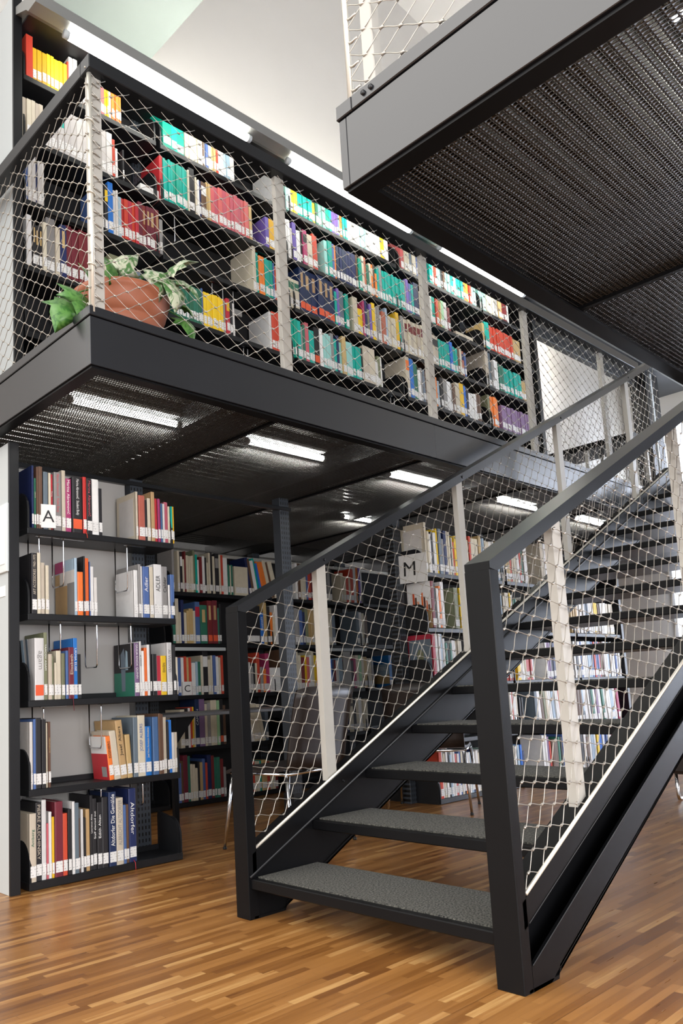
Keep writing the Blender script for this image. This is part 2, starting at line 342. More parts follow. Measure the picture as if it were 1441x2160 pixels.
ROWS=[
("UA",4.217,4.910,"1.978 2.025 r 1 .30 N;2.025 2.260 y 8 .235;2.260 2.274 r 1 .26;2.274 2.335 w 2 .30;2.335 2.418 W 2 .26;2.418 2.471 p 1 .28;2.471 2.539 p 3 .28;2.539 2.568 y 2 .27;2.568 2.590 w 1 .27;2.590 2.664 o 5 .27;3.002 3.201 t 3 .31 D.33;3.201 3.365 c 6 .30;3.365 3.378 k 1 .30;3.378 3.392 g 1 .30;3.392 3.418 B 1 .30;3.418 3.445 c 1 .30;3.445 3.486 Y 2 .29;3.486 3.508 r 1 .30 b:w;3.508 3.563 w 2 .30;3.563 3.623 l 2 .30;3.623 3.666 W 1 .30;4.074 4.094 w 1 .30 D.33;4.094 4.115 o 1 .31;4.209 4.241 T 1 .30;4.241 4.268 w 1 .30;4.268 4.349 y 3 .28;4.349 4.520 t 6 .30;4.520 4.554 y 1 .30 b:x;4.554 4.588 G 1 .30;4.588 4.675 T 2 .30;4.675 4.751 t 2 .30;4.751 4.846 v 3 .30;4.846 4.858 T 1 .30;4.858 4.888 o 1 .30;4.888 4.949 t 2 .30;4.949 5.117 w 5 .30;5.117 5.220 T 3 .30;5.220 5.397 w 6 .30;5.397 5.444 y 1 .30;5.444 5.504 w 1 .30;5.698 5.748 p 1 .33 D.33;5.748 5.819 c 2 .32;5.819 5.862 s 1 .31;5.862 5.921 c 1 .31;5.921 5.972 B 1 .31;5.972 5.995 t 1 .31;6.130 6.191 t 2 .31;6.191 6.214 c 1 .31;6.214 6.253 r 1 .31;6.253 6.323 T 2 .31;6.323 6.354 x 1 .31;6.354 6.386 k 1 .31;6.386 6.482 T 2 .31;6.482 6.531 t 1 .31;6.531 6.571 w 1 .31;6.571 6.704 t 3 .31;6.704 6.746 o 1 .31;6.746 6.780 y 1 .31;6.780 6.839 r 2 .30;6.839 6.865 p 1 .30;6.865 6.943 T 2 .30;6.987 7.128 T 2 .33;7.128 7.283 c 4 .32;7.283 7.357 g 2 .31;7.357 7.422 Y 1 .31;7.422 7.526 m 2 .31;7.526 7.555 w 1 .31"),
("UB",4.217,4.490,"1.954 1.979 c 1 .27 N;1.979 2.092 c 4 .27;2.108 2.149 W 1 .10;2.149 2.192 W 1 .20;2.192 2.235 W 1 .28 b:t;2.235 2.278 W 1 .31;2.278 2.322 W 1 .31;2.322 2.366 W 1 .31;2.366 2.463 W 2 .31;2.463 2.588 W 3 .31;2.588 2.610 r 1 .28;2.610 2.628 w 1 .22;2.669 2.683 x 1 .24;2.972 3.000 r 1 .34;3.000 3.214 t 9 .33;3.214 3.227 c 1 .33;3.227 3.278 x 1 .36;3.286 3.303 c 1 .31;3.303 3.316 w 1 .29;3.316 3.334 n 1 .29;3.334 3.386 k 2 .29 b:w;3.386 3.426 Y 2 .31;3.426 3.795 p 10 .31;3.795 3.824 Y 1 .29;3.962 4.002 v 1 .26;4.002 4.073 y 1 .26;4.181 4.239 w 2 .33;4.239 4.260 W 1 .27;4.260 4.303 v 1 .33;4.303 4.351 w 2 .28;4.351 4.378 x 1 .32;4.378 4.428 P 1 .31 b:x;4.428 4.489 c 1 .29;4.489 4.556 r 2 .32;4.641 4.682 T 1 .32;4.682 4.734 t 1 .33;4.734 4.763 B 1 .32;4.763 4.787 o 1 .32;4.787 5.041 n 7 .32;5.041 5.066 k 1 .33;5.066 5.110 t 1 .30;5.110 5.142 c 1 .34;5.142 5.173 O 1 .34;5.173 5.212 G 1 .28;5.212 5.244 c 1 .31;5.244 5.270 o 1 .31 b:c;5.270 5.296 k 1 .32;5.296 5.322 o 1 .24;5.322 5.355 t 1 .31;5.355 5.394 g 1 .34;5.394 5.674 t 9 .30;5.674 5.709 t 1 .30;5.709 5.730 g 1 .30;5.730 5.772 v 1 .33;5.772 5.808 B 1 .30;5.808 5.844 t 1 .30;5.844 5.931 n 2 .34;5.931 5.968 c 1 .27;6.102 6.132 W 1 .28;6.132 6.193 t 1 .29;6.193 6.232 r 1 .28;6.232 6.278 Y 2 .28;6.278 6.325 L 1 .29;6.325 6.380 W 1 .29;6.380 6.428 m 1 .25;6.996 7.040 Y 1 .27;7.040 7.138 t 2 .30;7.138 7.593 r 12 .28;7.593 7.749 Y 2 .26"),
("UC",4.217,4.070,"1.970 1.985 B 1 .28;1.985 2.010 W 1 .31;2.010 2.035 W 1 .34;2.035 2.050 n 1 .27;2.050 2.094 W 2 .29;2.479 2.504 B 1 .34;2.504 2.521 x 1 .34;2.521 2.546 x 1 .34 b:y;2.546 2.586 b 1 .37;2.586 2.622 W 2 .33;2.622 2.647 l 1 .29;2.647 2.784 r 5 .30;2.784 2.818 m 1 .33;2.818 2.954 m 4 .32 b:Y;2.954 2.982 g 1 .26;3.814 3.848 c 1 .38 D.36;3.848 3.877 t 1 .34;3.877 3.936 o 2 .32;3.936 4.026 t 3 .32;4.026 4.041 B 1 .31;4.041 4.056 r 1 .28;4.056 4.081 c 1 .30;4.174 4.316 c 3 .25 b:G;4.316 4.728 n 6 .38 b:Y R;4.728 4.757 t 1 .30;4.757 4.787 v 1 .34;4.787 4.846 s 1 .33;4.858 4.900 t 1 .32;4.960 5.021 c 1 .33 D.36;5.021 5.090 y 2 .24;5.090 5.115 P 1 .33;5.115 5.146 n 1 .34;5.146 5.178 e 1 .27;5.178 5.210 v 1 .33;5.210 5.254 y 1 .35;5.254 5.280 W 1 .32;5.280 5.319 g 1 .34;5.319 5.345 w 1 .27;5.345 5.398 O 1 .31;5.398 5.431 l 1 .36;5.431 5.539 c 4 .29;5.539 5.587 y 1 .36;5.587 5.614 t 1 .28;5.614 5.656 g 1 .35;5.656 5.677 c 1 .33;5.677 5.963 c 6 .34 b:m;6.074 6.195 c 2 .30 b:x;6.195 6.381 t 5 .28;6.381 6.429 b 1 .31;6.429 6.509 t 2 .27;6.509 6.541 k 1 .28;6.541 6.574 c 1 .28;6.574 6.623 O 1 .27 b:n;6.623 6.656 B 1 .26;7.005 7.066 c 1 .40 D.35;7.066 7.120 s 1 .39;7.120 7.164 g 1 .30;7.164 7.237 w 2 .32;7.255 7.347 G 2 .30;7.347 7.689 t 7 .28;7.689 7.797 Y 2 .23"),
("UD",4.217,3.645,"1.971 2.007 w 1 .33 N;2.013 2.081 x 3 .29 b:Y;2.081 2.106 c 1 .32;2.106 2.166 g 1 .37;2.166 2.195 c 1 .32;2.195 2.240 n 1 .35 b:Y;2.240 2.396 m 4 .36;2.396 2.450 m 1 .35;2.450 2.485 m 1 .35;2.512 2.544 c 2 .22;2.544 2.633 e 1 .28;2.633 2.669 r 1 .24;2.669 2.787 s 2 .23;3.082 3.305 G 8 .27;3.305 3.322 B 1 .29;3.322 3.505 y 7 .27;3.505 3.527 g 1 .26;3.527 3.559 r 1 .28 b:y;3.559 3.590 x 1 .29;3.590 3.609 W 1 .26;3.959 3.984 w 1 .31 D.33;3.984 4.094 r 4 .32;4.186 4.301 t 3 .33;4.301 4.328 g 1 .29;4.328 4.354 G 1 .31;4.354 4.397 p 1 .34;4.397 4.457 t 2 .29;4.457 4.518 x 1 .33 R;4.518 4.551 w 1 .33;4.551 4.647 T 3 .30;4.647 4.687 g 1 .33;4.687 4.722 t 1 .29;4.722 4.751 n 1 .33;4.751 4.786 T 1 .28;4.786 4.833 Y 1 .34;4.833 4.922 T 3 .31;4.922 5.031 t 3 .30;5.031 5.050 x 1 .30;5.050 5.131 c 1 .33;5.131 5.213 c 1 .33;5.213 5.251 W 1 .23;5.251 5.290 e 1 .29;5.290 5.303 w 1 .28;5.644 5.699 c 1 .40 D.36 b:o;5.699 5.755 b 1 .38;5.755 5.826 G 2 .35;5.826 5.862 w 1 .30;5.862 5.891 g 1 .33;5.891 5.927 s 1 .32;5.927 5.971 k 1 .31;6.104 6.127 o 1 .30;6.127 6.164 l 1 .27;6.164 6.210 x 1 .31;6.210 6.271 g 1 .31;6.271 6.341 w 1 .30;6.341 6.373 g 1 .29;6.373 6.412 k 1 .29;6.412 6.484 c 1 .32;6.484 6.556 y 1 .33;6.556 6.597 b 1 .32;6.597 6.638 x 1 .31;6.638 6.771 w 3 .27;6.771 6.856 k 2 .29;6.994 7.038 e 1 .33 D.33;7.038 7.189 o 3 .32;7.243 7.854 V 13 .27"),
("B1",6.145,2.025,"4.330 4.358 g 1 .42;4.396 4.424 c 1 .40;4.424 4.452 x 1 .39 b:w;4.452 4.475 c 1 .32;4.475 4.492 m 1 .40;4.492 4.583 c 5 .36;4.583 4.611 e 1 .42 D.36;4.611 4.634 t 1 .38;4.634 4.658 w 1 .33;4.658 4.693 m 1 .36;4.693 4.722 w 1 .37;4.722 4.751 x 1 .36;4.751 4.769 c 1 .31;4.769 4.793 c 1 .41;4.793 4.823 x 1 .42;4.823 4.852 c 1 .38;4.852 4.901 x 1 .41 b:g;4.901 4.925 c 1 .40;4.925 4.955 r 1 .40;4.955 5.017 w 3 .38;5.017 5.042 G 1 .31;5.042 5.054 c 1 .30;5.054 5.085 G 1 .31;5.104 5.288 c 1 .30 D.32;5.308 5.347 n 1 .41 t-8;5.347 5.379 k 1 .40 t-10;5.379 5.419 w 1 .38 t-10;5.419 5.458 t 1 .41 t-12;5.458 5.485 b 1 .36 t-12;5.485 5.572 o 3 .38 t-13;5.572 5.613 c 1 .40 t-13;5.613 5.654 k 1 .38 t-13;5.654 5.709 c 1 .40 t-14;5.969 6.012 w 2 .40;6.012 6.049 k 1 .40;6.049 6.137 c 3 .39;6.137 6.159 B 1 .36;6.159 6.203 r 1 .42;6.203 6.241 m 1 .42;6.241 6.286 l 1 .41;6.286 6.324 w 1 .40;6.438 6.469 x 1 .38;6.469 6.516 g 1 .38;6.516 6.547 x 1 .37;6.698 6.738 c 1 .34 D.36;6.738 6.779 c 1 .30;6.779 6.827 r 1 .31;6.827 6.860 c 1 .30;6.860 6.918 r 1 .40;6.918 6.968 w 1 .42;6.968 7.001 o 1 .42;7.001 7.035 v 1 .42;7.035 7.069 w 1 .42"),
("B2",6.145,1.525,"4.323 4.356 G 1 .30;4.356 4.394 c 1 .43;4.394 4.416 c 1 .30;4.416 4.449 n 1 .42;4.449 4.483 c 2 .30;4.483 4.511 Y 1 .32;4.511 4.562 Y 1 .34;4.562 4.590 c 1 .32;4.590 4.648 B 1 .41 b:r;4.648 4.735 G 1 .38 b:Y;4.735 4.859 m 2 .43 b:Y R;4.859 4.889 G 1 .36;4.889 4.913 x 1 .40;5.228 5.422 x 1 .4;5.422 5.475 b 1 .33 D.40 T:Bustelli;5.475 5.521 Y 1 .44;5.521 5.561 x 1 .40;5.561 5.601 o 1 .34;5.601 5.635 c 1 .30;5.635 5.690 w 1 .42;5.690 5.731 W 1 .42;5.927 5.998 g 2 .40;5.998 6.049 B 1 .38 T:Cézann;6.049 6.085 n 1 .36;6.085 6.129 e 1 .40;6.129 6.218 Y 2 .40;6.218 6.262 c 1 .40;6.398 6.452 P 1 .38;6.452 6.506 c 1 .42;6.506 6.561 s 1 .34;6.922 6.972 s 1 .40 D.40;6.972 7.022 w 1 .39;7.022 7.064 c 1 .38;7.064 7.123 k 1 .36"),
("B3",6.145,1.030,"4.364 4.397 B 1 .36;4.397 4.430 w 1 .36;4.430 4.463 r 1 .37;4.463 4.491 Y 1 .36;4.491 4.524 r 1 .36;4.524 4.569 w 2 .31;4.569 4.598 l 1 .32;4.598 4.632 G 1 .32;4.632 4.660 c 1 .38;4.660 4.724 x 1 .42 b:w;4.724 4.759 c 1 .34;4.759 4.782 c 1 .38;4.782 4.817 B 1 .38;4.817 4.859 w 1 .37;4.859 4.883 c 1 .36;4.883 4.912 r 1 .38;5.201 5.264 W 1 .31;5.264 5.302 g 1 .27;5.302 5.328 x 1 .30;5.328 5.354 c 1 .30;5.354 5.399 r 1 .41;5.399 5.438 g 1 .26;5.438 5.477 o 1 .24;5.477 5.530 P 1 .40;5.530 5.577 w 1 .25;5.577 5.631 w 1 .25;5.631 5.685 w 1 .25;5.685 5.726 k 1 .44;5.906 5.949 c 1 .42;5.949 5.991 c 1 .38;5.991 6.049 m 1 .36 T:CHAGALL;6.049 6.078 y 1 .38;6.078 6.114 p 1 .36;6.114 6.151 w 1 .38;6.151 6.195 c 1 .42;6.195 6.232 y 1 .38;6.232 6.261 o 1 .36;6.261 6.299 c 1 .36;6.435 6.473 b 1 .34;6.473 6.512 n 1 .33;6.512 6.543 m 1 .33;6.543 6.582 w 1 .32;6.582 6.652 l 2 .35;6.780 6.828 x 1 .32;6.828 6.869 P 1 .34;6.869 6.918 c 1 .38;6.918 6.968 L 1 .38;6.968 7.009 c 1 .36;7.009 7.068 Y 1 .36;7.068 7.144 c 2 .34;7.144 7.178 g 1 .34;7.474 7.527 b 1 .38 D.38"),
("B4",6.145,0.540,"4.373 4.422 c 1 .36;4.422 4.466 x 1 .37 b:w;4.466 4.488 w 1 .37;4.488 4.510 r 1 .38;4.510 4.532 y 1 .38;4.532 4.549 c 1 .34;4.549 4.599 n 1 .46 T:CAMPIN;4.599 4.667 V 1 .47;4.667 4.696 c 1 .40;4.696 4.736 g 1 .41;4.736 4.812 c 2 .43;4.812 4.841 L 1 .43;4.841 4.882 x 1 .44 R;4.882 4.918 k 1 .38;5.211 5.287 w 2 .38;5.287 5.434 c 3 .38 t-12;5.434 5.473 s 1 .34;6.571 6.626 g 1 .36;6.626 6.673 Y 1 .38;6.673 6.713 n 1 .38;6.713 6.784 c 2 .38;6.784 6.833 x 1 .38;6.833 6.881 c 1 .38;6.881 6.930 w 1 .38;6.930 7.029 c 3 .36"),
("B5",6.145,0.045,"4.332 4.365 B 1 .36;4.365 4.391 k 1 .38;4.391 4.440 m 1 .43;4.440 4.473 G 1 .42;4.473 4.528 c 2 .34;4.528 4.556 c 1 .30;4.556 4.578 x 1 .36;4.578 4.617 Y 1 .35;4.617 4.651 B 1 .38;4.651 4.673 r 1 .34;4.673 4.719 n 1 .41;4.719 4.753 m 1 .40;4.753 4.782 G 1 .38;4.782 4.823 G 1 .38;4.823 4.864 m 1 .36;4.864 4.893 g 1 .28;5.196 5.227 c 1 .30;5.227 5.264 r 1 .30;5.264 5.327 c 2 .30;5.327 5.359 t 1 .30;5.359 5.436 Y 2 .30;5.436 5.469 r 1 .28;5.469 5.541 c 2 .28;5.541 5.580 m 1 .28"),
("M1",4.217,2.022,"5.741 5.776 c 1 .46 D.42;5.776 5.804 c 1 .38;5.804 5.832 w 1 .36;5.832 5.861 x 1 .38;5.861 5.918 w 2 .38;5.918 5.939 y 1 .42;5.939 5.990 s 1 .42;5.990 6.019 g 1 .33;6.019 6.070 n 1 .41;6.070 6.130 c 2 .41;6.130 6.152 x 1 .36;6.152 6.175 c 1 .36;6.175 6.197 r 1 .32;6.197 6.228 y 1 .38;6.228 6.266 n 1 .38;6.266 6.405 w 3 .40;6.405 6.429 c 1 .36;6.429 6.468 r 1 .40;6.468 6.596 c 2 .38;6.596 6.645 Y 1 .42;6.645 6.694 l 2 .40;6.694 6.786 c 2 .38;6.786 6.861 w 3 .38;6.861 6.887 r 1 .2;6.887 6.938 l 2 .26;6.938 6.964 G 1 .3;6.964 7.016 s 1 .34;7.016 7.051 w 1 .36;7.051 7.148 Y 2 .42;7.148 7.184 r 1 .44;7.184 7.274 c 3 .44;7.274 7.329 w 2 .44;7.329 7.366 r 1 .44;7.366 7.403 G 1 .46;7.403 7.487 w 2 .46;7.766 7.835 c 1 .46 D.42;7.835 7.885 w 1 .46;7.885 7.956 o 2 .42;7.956 8.089 c 3 .4"),
("M2",4.217,1.527,"5.772 5.821 m 1 .42 D.42;5.821 5.856 x 1 .40;5.856 5.892 w 1 .36;5.892 5.920 o 1 .38;5.920 5.971 w 1 .42;6.132 6.207 e 1 .38;6.207 6.244 y 1 .38;6.244 6.283 x 1 .38;6.778 6.811 r 1 .3;6.811 6.853 y 1 .38;6.853 6.887 s 1 .36;6.887 6.947 l 2 .36;6.947 6.982 c 1 .34;6.982 7.069 c 2 .38;7.069 7.104 y 1 .38;7.104 7.130 w 1 .36;7.130 7.193 G 2 .32;7.193 7.265 c 2 .32;7.265 7.458 w 4 .34;7.458 7.600 c 3 .34;8.309 8.460 Y 3 .34;8.460 8.638 w 4 .34;8.638 8.729 s 2 .36;8.729 8.867 w 3 .36;8.867 8.960 y 2 .36;8.960 9.008 k 1 .34;9.008 9.176 w 3 .36;9.176 9.349 c 3 .36"),
("M3",4.217,1.030,"5.739 5.788 r 1 .44 D.42;5.788 5.830 w 1 .44;5.830 5.865 w 1 .44;5.865 5.900 l 1 .44;5.900 5.936 w 1 .40;5.936 5.964 G 1 .36;5.964 6.008 x 2 .36;6.008 6.037 G 1 .36;6.037 6.095 w 2 .38;6.095 6.184 c 3 .38;6.802 6.852 w 2 .3;6.852 6.954 r 3 .3;6.954 7.058 p 2 .3;7.111 7.173 y 1 .36;7.173 7.236 w 2 .35;7.236 7.290 c 2 .35;7.290 7.400 p 3 .35;7.400 7.428 w 1 .34;7.675 7.713 w 1 .38;7.713 7.782 V 2 .38;7.782 7.832 x 1 .38;7.832 7.901 n 1 .38;7.901 7.952 B 1 .38;7.952 8.054 w 2 .38;8.054 8.106 k 1 .38;8.106 8.231 w 3 .38;8.231 8.284 x 1 .4;8.284 8.327 w 1 .4;8.327 8.381 x 1 .4;8.381 8.435 w 1 .4;8.435 8.479 B 1 .4;8.479 8.601 w 3 .4;8.601 8.691 l 2 .4;8.691 8.748 B 1 .4;8.748 8.794 r 1 .4;8.794 8.875 B 2 .4;8.875 8.910 p 1 .4;8.910 9.005 k 2 .4;9.005 9.088 w 2 .4;9.088 9.149 l 1 .4;9.149 9.284 w 3 .4;9.284 9.333 B 1 .4;9.333 9.421 w 2 .4"),
("M4",4.217,0.540,"6.809 6.859 w 1 .4;6.859 6.893 x 1 .38;6.893 6.953 w 2 .4;6.953 6.978 r 1 .4;6.978 7.030 w 1 .4;7.030 7.074 c 1 .4;7.100 7.171 x 2 .32;7.379 7.444 s 1 .42 D.4;7.444 7.510 w 1 .42 t-4;7.510 7.566 k 1 .34 t-4;7.566 7.614 e 1 .38 t-4;7.614 7.662 c 1 .4 t-4;7.662 7.730 w 2 .4 t-4;7.730 7.809 l 2 .36 t-4;7.809 7.878 w 2 .42 t-4;7.878 7.919 r 1 .4 t-4;7.919 8.010 c 2 .4;8.010 8.092 w 2 .4;8.092 8.134 r 1 .4;8.134 8.218 w 1 .4;8.218 8.335 k 2 .38;8.335 8.389 k 1 .36;8.389 8.432 l 1 .4 t-4;8.432 8.564 w 3 .42 t-4;8.564 8.609 x 1 .4 t-4;8.609 8.665 G 1 .4 t-4;8.665 8.722 w 1 .42 t-4;8.722 8.779 V 1 .4 t-4;8.779 8.849 w 1 .42 t-4;8.849 8.907 G 1 .42 t-4;8.907 9.073 w 3 .42 t-4;9.073 9.158 l 2 .42 t-4;9.158 9.219 w 1 .42 t-4;9.219 9.281 P 1 .44 t-4"),
("M5",4.217,0.045,"5.706 5.754 r 1 .4;5.754 5.782 w 1 .4;5.782 5.809 c 1 .38;5.809 5.844 w 1 .42;5.844 5.865 x 1 .38;5.865 5.893 l 1 .36;5.893 5.950 w 2 .4;5.950 5.978 p 1 .36;5.978 6.007 w 1 .36;6.007 6.036 B 1 .4;6.036 6.065 c 1 .38;6.065 6.094 x 1 .4;6.094 6.124 o 1 .36;6.124 6.175 w 2 .36;6.175 6.205 l 1 .36;6.205 6.235 n 1 .38;6.235 6.318 w 3 .36;6.318 6.364 c 1 .34;6.364 6.489 w 3 .36;6.489 6.568 G 2 .36;6.568 6.698 w 3 .36;6.698 6.830 c 3 .36;6.830 6.872 w 1 .37;6.872 6.940 c 2 .36;6.940 6.974 w 1 .35;6.974 7.018 l 1 .36;7.018 7.061 b 1 .36;7.061 7.105 n 1 .3;7.467 7.561 w 2 .42;7.561 7.600 V 1 .4;7.600 7.638 r 1 .35;7.638 7.784 k 2 .36;7.784 7.833 G 1 .38;7.833 7.873 x 1 .38;7.873 7.913 B 1 .42;7.913 8.015 w 2 .4;8.015 8.159 c 3 .4;8.159 8.212 p 1 .4;8.212 8.265 w 1 .4;8.265 8.329 x 1 .38;8.329 8.383 w 1 .4;8.383 8.448 k 1 .34;8.448 8.492 w 1 .38;8.492 8.581 l 2 .4;8.581 8.626 w 1 .4;8.626 8.682 y 1 .4;8.682 8.762 b 2 .4;8.762 8.808 w 1 .4;8.808 8.890 B 2 .38;8.890 8.984 w 2 .38;8.984 9.032 P 1 .38;9.032 9.189 w 3 .38"),
]
LEFT_BOOKS="""1;2.022;1.999;2.013;.375;n;0;
1;2.022;2.013;2.026;.30;G;0;KUNST|c
1;2.022;2.026;2.040;.37;k;0;
1;2.022;2.040;2.066;.375;k;0;
1;2.022;2.067;2.097;.345;s;0;
1;2.022;2.102;2.120;.345;c;0;
1;2.022;2.120;2.134;.34;r;0;Marina|w
1;2.022;2.135;2.183;.355;g;0;Marina Abramović  Public Body|P
1;2.022;2.188;2.214;.375;c;0;
1;2.022;2.215;2.253;.33;P;0;Marina Abramović|w
1;2.022;2.257;2.327;.345;x;0;Marina Abramović  Student Body|w red
1;2.022;2.327;2.352;.355;r;0;
1;2.022;2.352;2.390;.345;x;0;Marina Abramović|P
1;2.022;2.391;2.439;.352;w;0;
1;2.022;2.439;2.464;.30;x;0;
1;2.022;2.708;2.725;.317;c;0;
1;2.022;2.725;2.774;.295;O;0;
1;2.022;2.774;2.793;.27;x;0;
1;2.022;2.795;2.821;.285;c;0;
1;2.022;2.821;2.850;.33;Y;0;
1;2.022;2.850;2.872;.29;r;0;
1;2.022;2.872;2.893;.29;P;0;
1;2.022;2.893;2.907;.26;B;0;
1;2.022;2.907;2.924;.26;w;0;
1;2.022;2.924;2.955;.275;p;0;
1;2.022;2.955;2.972;.25;c;0;
1;2.022;2.972;2.985;.25;t;0;
1;2.022;2.985;2.997;.25;y;0;
2;1.522;1.992;2.026;.352;x;0;ART ACCESSORIES 1960-1975|c
2;1.522;2.026;2.048;.355;c;0;
2;1.522;2.048;2.051;.275;n;0;MAGRITTE|w
2;1.522;2.051;2.076;.30;c;0;
2;1.522;2.077;2.099;.285;c;0;
2;1.522;2.265;2.284;.345;l;0;
2;1.522;2.284;2.323;.262;o;0;
2;1.522;2.323;2.336;.36;x;0;
2;1.522;2.336;2.363;.35;o;0;
2;1.522;2.363;2.371;.33;B;0;
2;1.522;2.371;2.393;.30;w;0;
2;1.522;2.395;2.418;.235;W;0;
2;1.522;2.676;2.707;.30;w;0;
2;1.522;2.707;2.729;.34;g;0;
2;1.522;2.729;2.746;.33;w;0;
2;1.522;2.746;2.796;.33;B;0;Adler|w
2;1.522;2.796;2.826;.33;c;0;
2;1.522;2.828;2.890;.35;w;0;ADLER|x
2;1.522;2.890;2.935;.34;g;0;Calder|x
2;1.522;2.935;2.952;.22;w;0;
2;1.522;2.952;2.984;.29;B;0;
3;1.030;2.008;2.066;.352;w;0;agam|g red
3;1.030;2.066;2.089;.385;e;0;YAACOV AGAM|w
3;1.030;2.089;2.113;.26;c;0;
3;1.030;2.113;2.128;.25;e;0;
3;1.030;2.128;2.143;.21;c;0;
3;1.030;2.143;2.175;.28;c;0;
3;1.030;2.175;2.199;.265;e;0;
3;1.030;2.199;2.217;.28;B;0;
3;1.030;2.217;2.253;.30;m;0;Elisabeth|c
3;1.030;2.253;2.280;.355;b;0;URMIA ELISE|w
3;1.030;2.280;2.304;.26;x;0;
3;1.030;2.670;2.706;.33;V;0;GIULIA KNOX QUINN|w
3;1.030;2.706;2.722;.34;w;0;AI WEIWEI|x
3;1.030;2.722;2.741;.28;w;0;
3;1.030;2.741;2.765;.30;o;0;
3;1.030;2.765;2.786;.32;w;0;
3;1.030;2.786;2.798;.32;x;0;
3;1.030;2.798;2.834;.26;x;0;
3;1.030;2.834;2.868;.25;r;0;
3;1.030;2.868;2.913;.25;y;0;WEIWEI|x
3;1.030;2.913;2.954;.335;w;0;AI WEIWEI|g
3;1.030;2.954;2.977;.32;x;0;
3;1.030;2.977;2.994;.24;c;0;
4;0.540;1.976;1.996;.37;W;0;
4;0.540;1.996;2.013;.385;B;0;
4;0.540;2.013;2.049;.39;x;0;
4;0.540;2.049;2.075;.38;x;0;
4;0.540;2.075;2.084;.36;c;0;
4;0.540;2.084;2.100;.365;k;0;ALVAROMSKI|Y
4;0.540;2.480;2.512;.26;o;-6;EGGENBERG|x
4;0.540;2.514;2.559;.29;c;-7;
4;0.540;2.559;2.607;.35;Y;-6;Josef  Albers|x
4;0.540;2.608;2.644;.26;Y;-4;
4;0.540;2.644;2.679;.36;s;0;
4;0.540;2.679;2.734;.37;c;0;JOSEF ALBERS|B
4;0.540;2.736;2.782;.30;b;0;Josef Albers Formulation Articulation|c
4;0.540;2.784;2.829;.355;B;0;
4;0.540;2.829;2.851;.375;k;0;
4;0.540;2.851;2.867;.37;k;0;
4;0.540;2.867;2.895;.35;c;0;
4;0.540;2.895;2.911;.32;x;0;
4;0.540;2.911;2.935;.33;b;0;
4;0.540;2.935;2.957;.25;w;0;
4;0.540;2.957;2.978;.25;c;0;
5;0.045;1.969;2.009;.365;c;0;Amberg|G
5;0.045;2.009;2.045;.42;x;0;PIERRE ALECHINSKY|c
5;0.045;2.045;2.073;.43;w;0;
5;0.045;2.073;2.087;.30;p;0;
5;0.045;2.087;2.106;.36;w;0;
5;0.045;2.106;2.122;.33;y;0;
5;0.045;2.122;2.173;.41;m;0;
5;0.045;2.173;2.203;.34;r;0;
5;0.045;2.203;2.226;.36;x;0;
5;0.045;2.226;2.244;.40;w;0;
5;0.045;2.244;2.271;.39;s;0;
5;0.045;2.271;2.282;.30;k;0;
5;0.045;2.282;2.299;.35;w;0;
5;0.045;2.299;2.317;.30;x;0;
5;0.045;2.317;2.344;.345;Y;0;
5;0.045;2.344;2.363;.42;x;0;Lawrence Alma|w
5;0.045;2.363;2.389;.40;x;0;Staff elected out|w
5;0.045;2.389;2.421;.375;x;0;Edith Alten|w
5;0.045;2.421;2.463;.40;x;0;
5;0.045;2.463;2.514;.425;n;0;Altdorfer Die Gemälde|w
5;0.045;2.514;2.563;.385;c;0;ALBRECHT ALTDORFER|g
5;0.045;2.563;2.583;.34;B;0;
5;0.045;2.583;2.603;.34;k;0;
5;0.045;2.603;2.656;.43;n;0;Altdorfer|w big"""
# ------------------------------------------------------------------ the room
struct('floor', MB().box(-4, 13, -4, 8.2, -.1, 0), 'parquet')
struct('wall_back', MB().box(-3, 12.6, 7.2, 7.35, 0, 2.7), 'wallw')
struct('wall_upper', MB().box(.6, 12.6, 5.2, 5.35, 2.88, 9.6), 'wallw')
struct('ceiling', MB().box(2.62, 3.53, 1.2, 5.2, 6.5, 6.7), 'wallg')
# high vault beyond the low soffit
vm = MB(); prof = [(3.53, 6.5), (3.53, 8.2), (4.6, 9.0), (6.5, 9.5), (9, 9.3), (12.6, 8.6)]
for (xa, za), (xb, zb) in zip(prof[1:], prof[2:]):
    vm.add([(xa,1.2,za),(xb,1.2,zb),(xb,5.2,zb),(xa,5.2,za),(xa,1.2,za+.1),(xb,1.2,zb+.1),(xb,5.2,zb+.1),(xa,5.2,za+.1)], [(0,3,2,1),(4,5,6,7),(0,1,5,4),(2,3,7,6)])
struct('ceiling_vault', vm, 'wallw')
# wall with the tall windows at the far end
wr = MB(); YW0, YW1 = -3.0, 4.7
wr.box(12.6, 12.85, YW1, 8.2, 0, 9.6).box(12.6, 12.85, -4, YW0, 0, 9.6).box(12.6, 12.85, YW0, YW1, 4.75, 9.6)
struct('wall_right', wr, 'wallw')
wf = MB()
for y in (YW0, (YW0+YW1)/2, YW1): wf.box(12.66, 12.74, y-.05, y+.05, 0, 4.75)
for z in (.03, 2.7, 4.71): wf.box(12.66, 12.74, YW0, YW1, z-.04, z+.04)
w1 = struct('window_1', wf, 'post')
pan = MB().box(12.56, 12.6, 4.75, 5.15, 4.9, 6.6).box(12.56, 12.6, 4.70, 4.76, 0, 6.9)
struct('trim_1', pan, 'wallw')
cur = MB(); n = 400; vs = []
for i in range(n+1):
    y = YW0+.1+(YW1-.15-YW0)*i/n; x = 12.42+.035*math.sin(i*1.05)+.015*math.sin(i*2.7)
    vs += [(x, y, .02), (x, y, 4.82)]
cur.add(vs, [(2*i, 2*i+2, 2*i+3, 2*i+1) for i in range(n)], 0, True)
tag(cur.build('curtain', 'curtain'), 'long white sheer curtain in soft folds before the tall window', 'curtain')

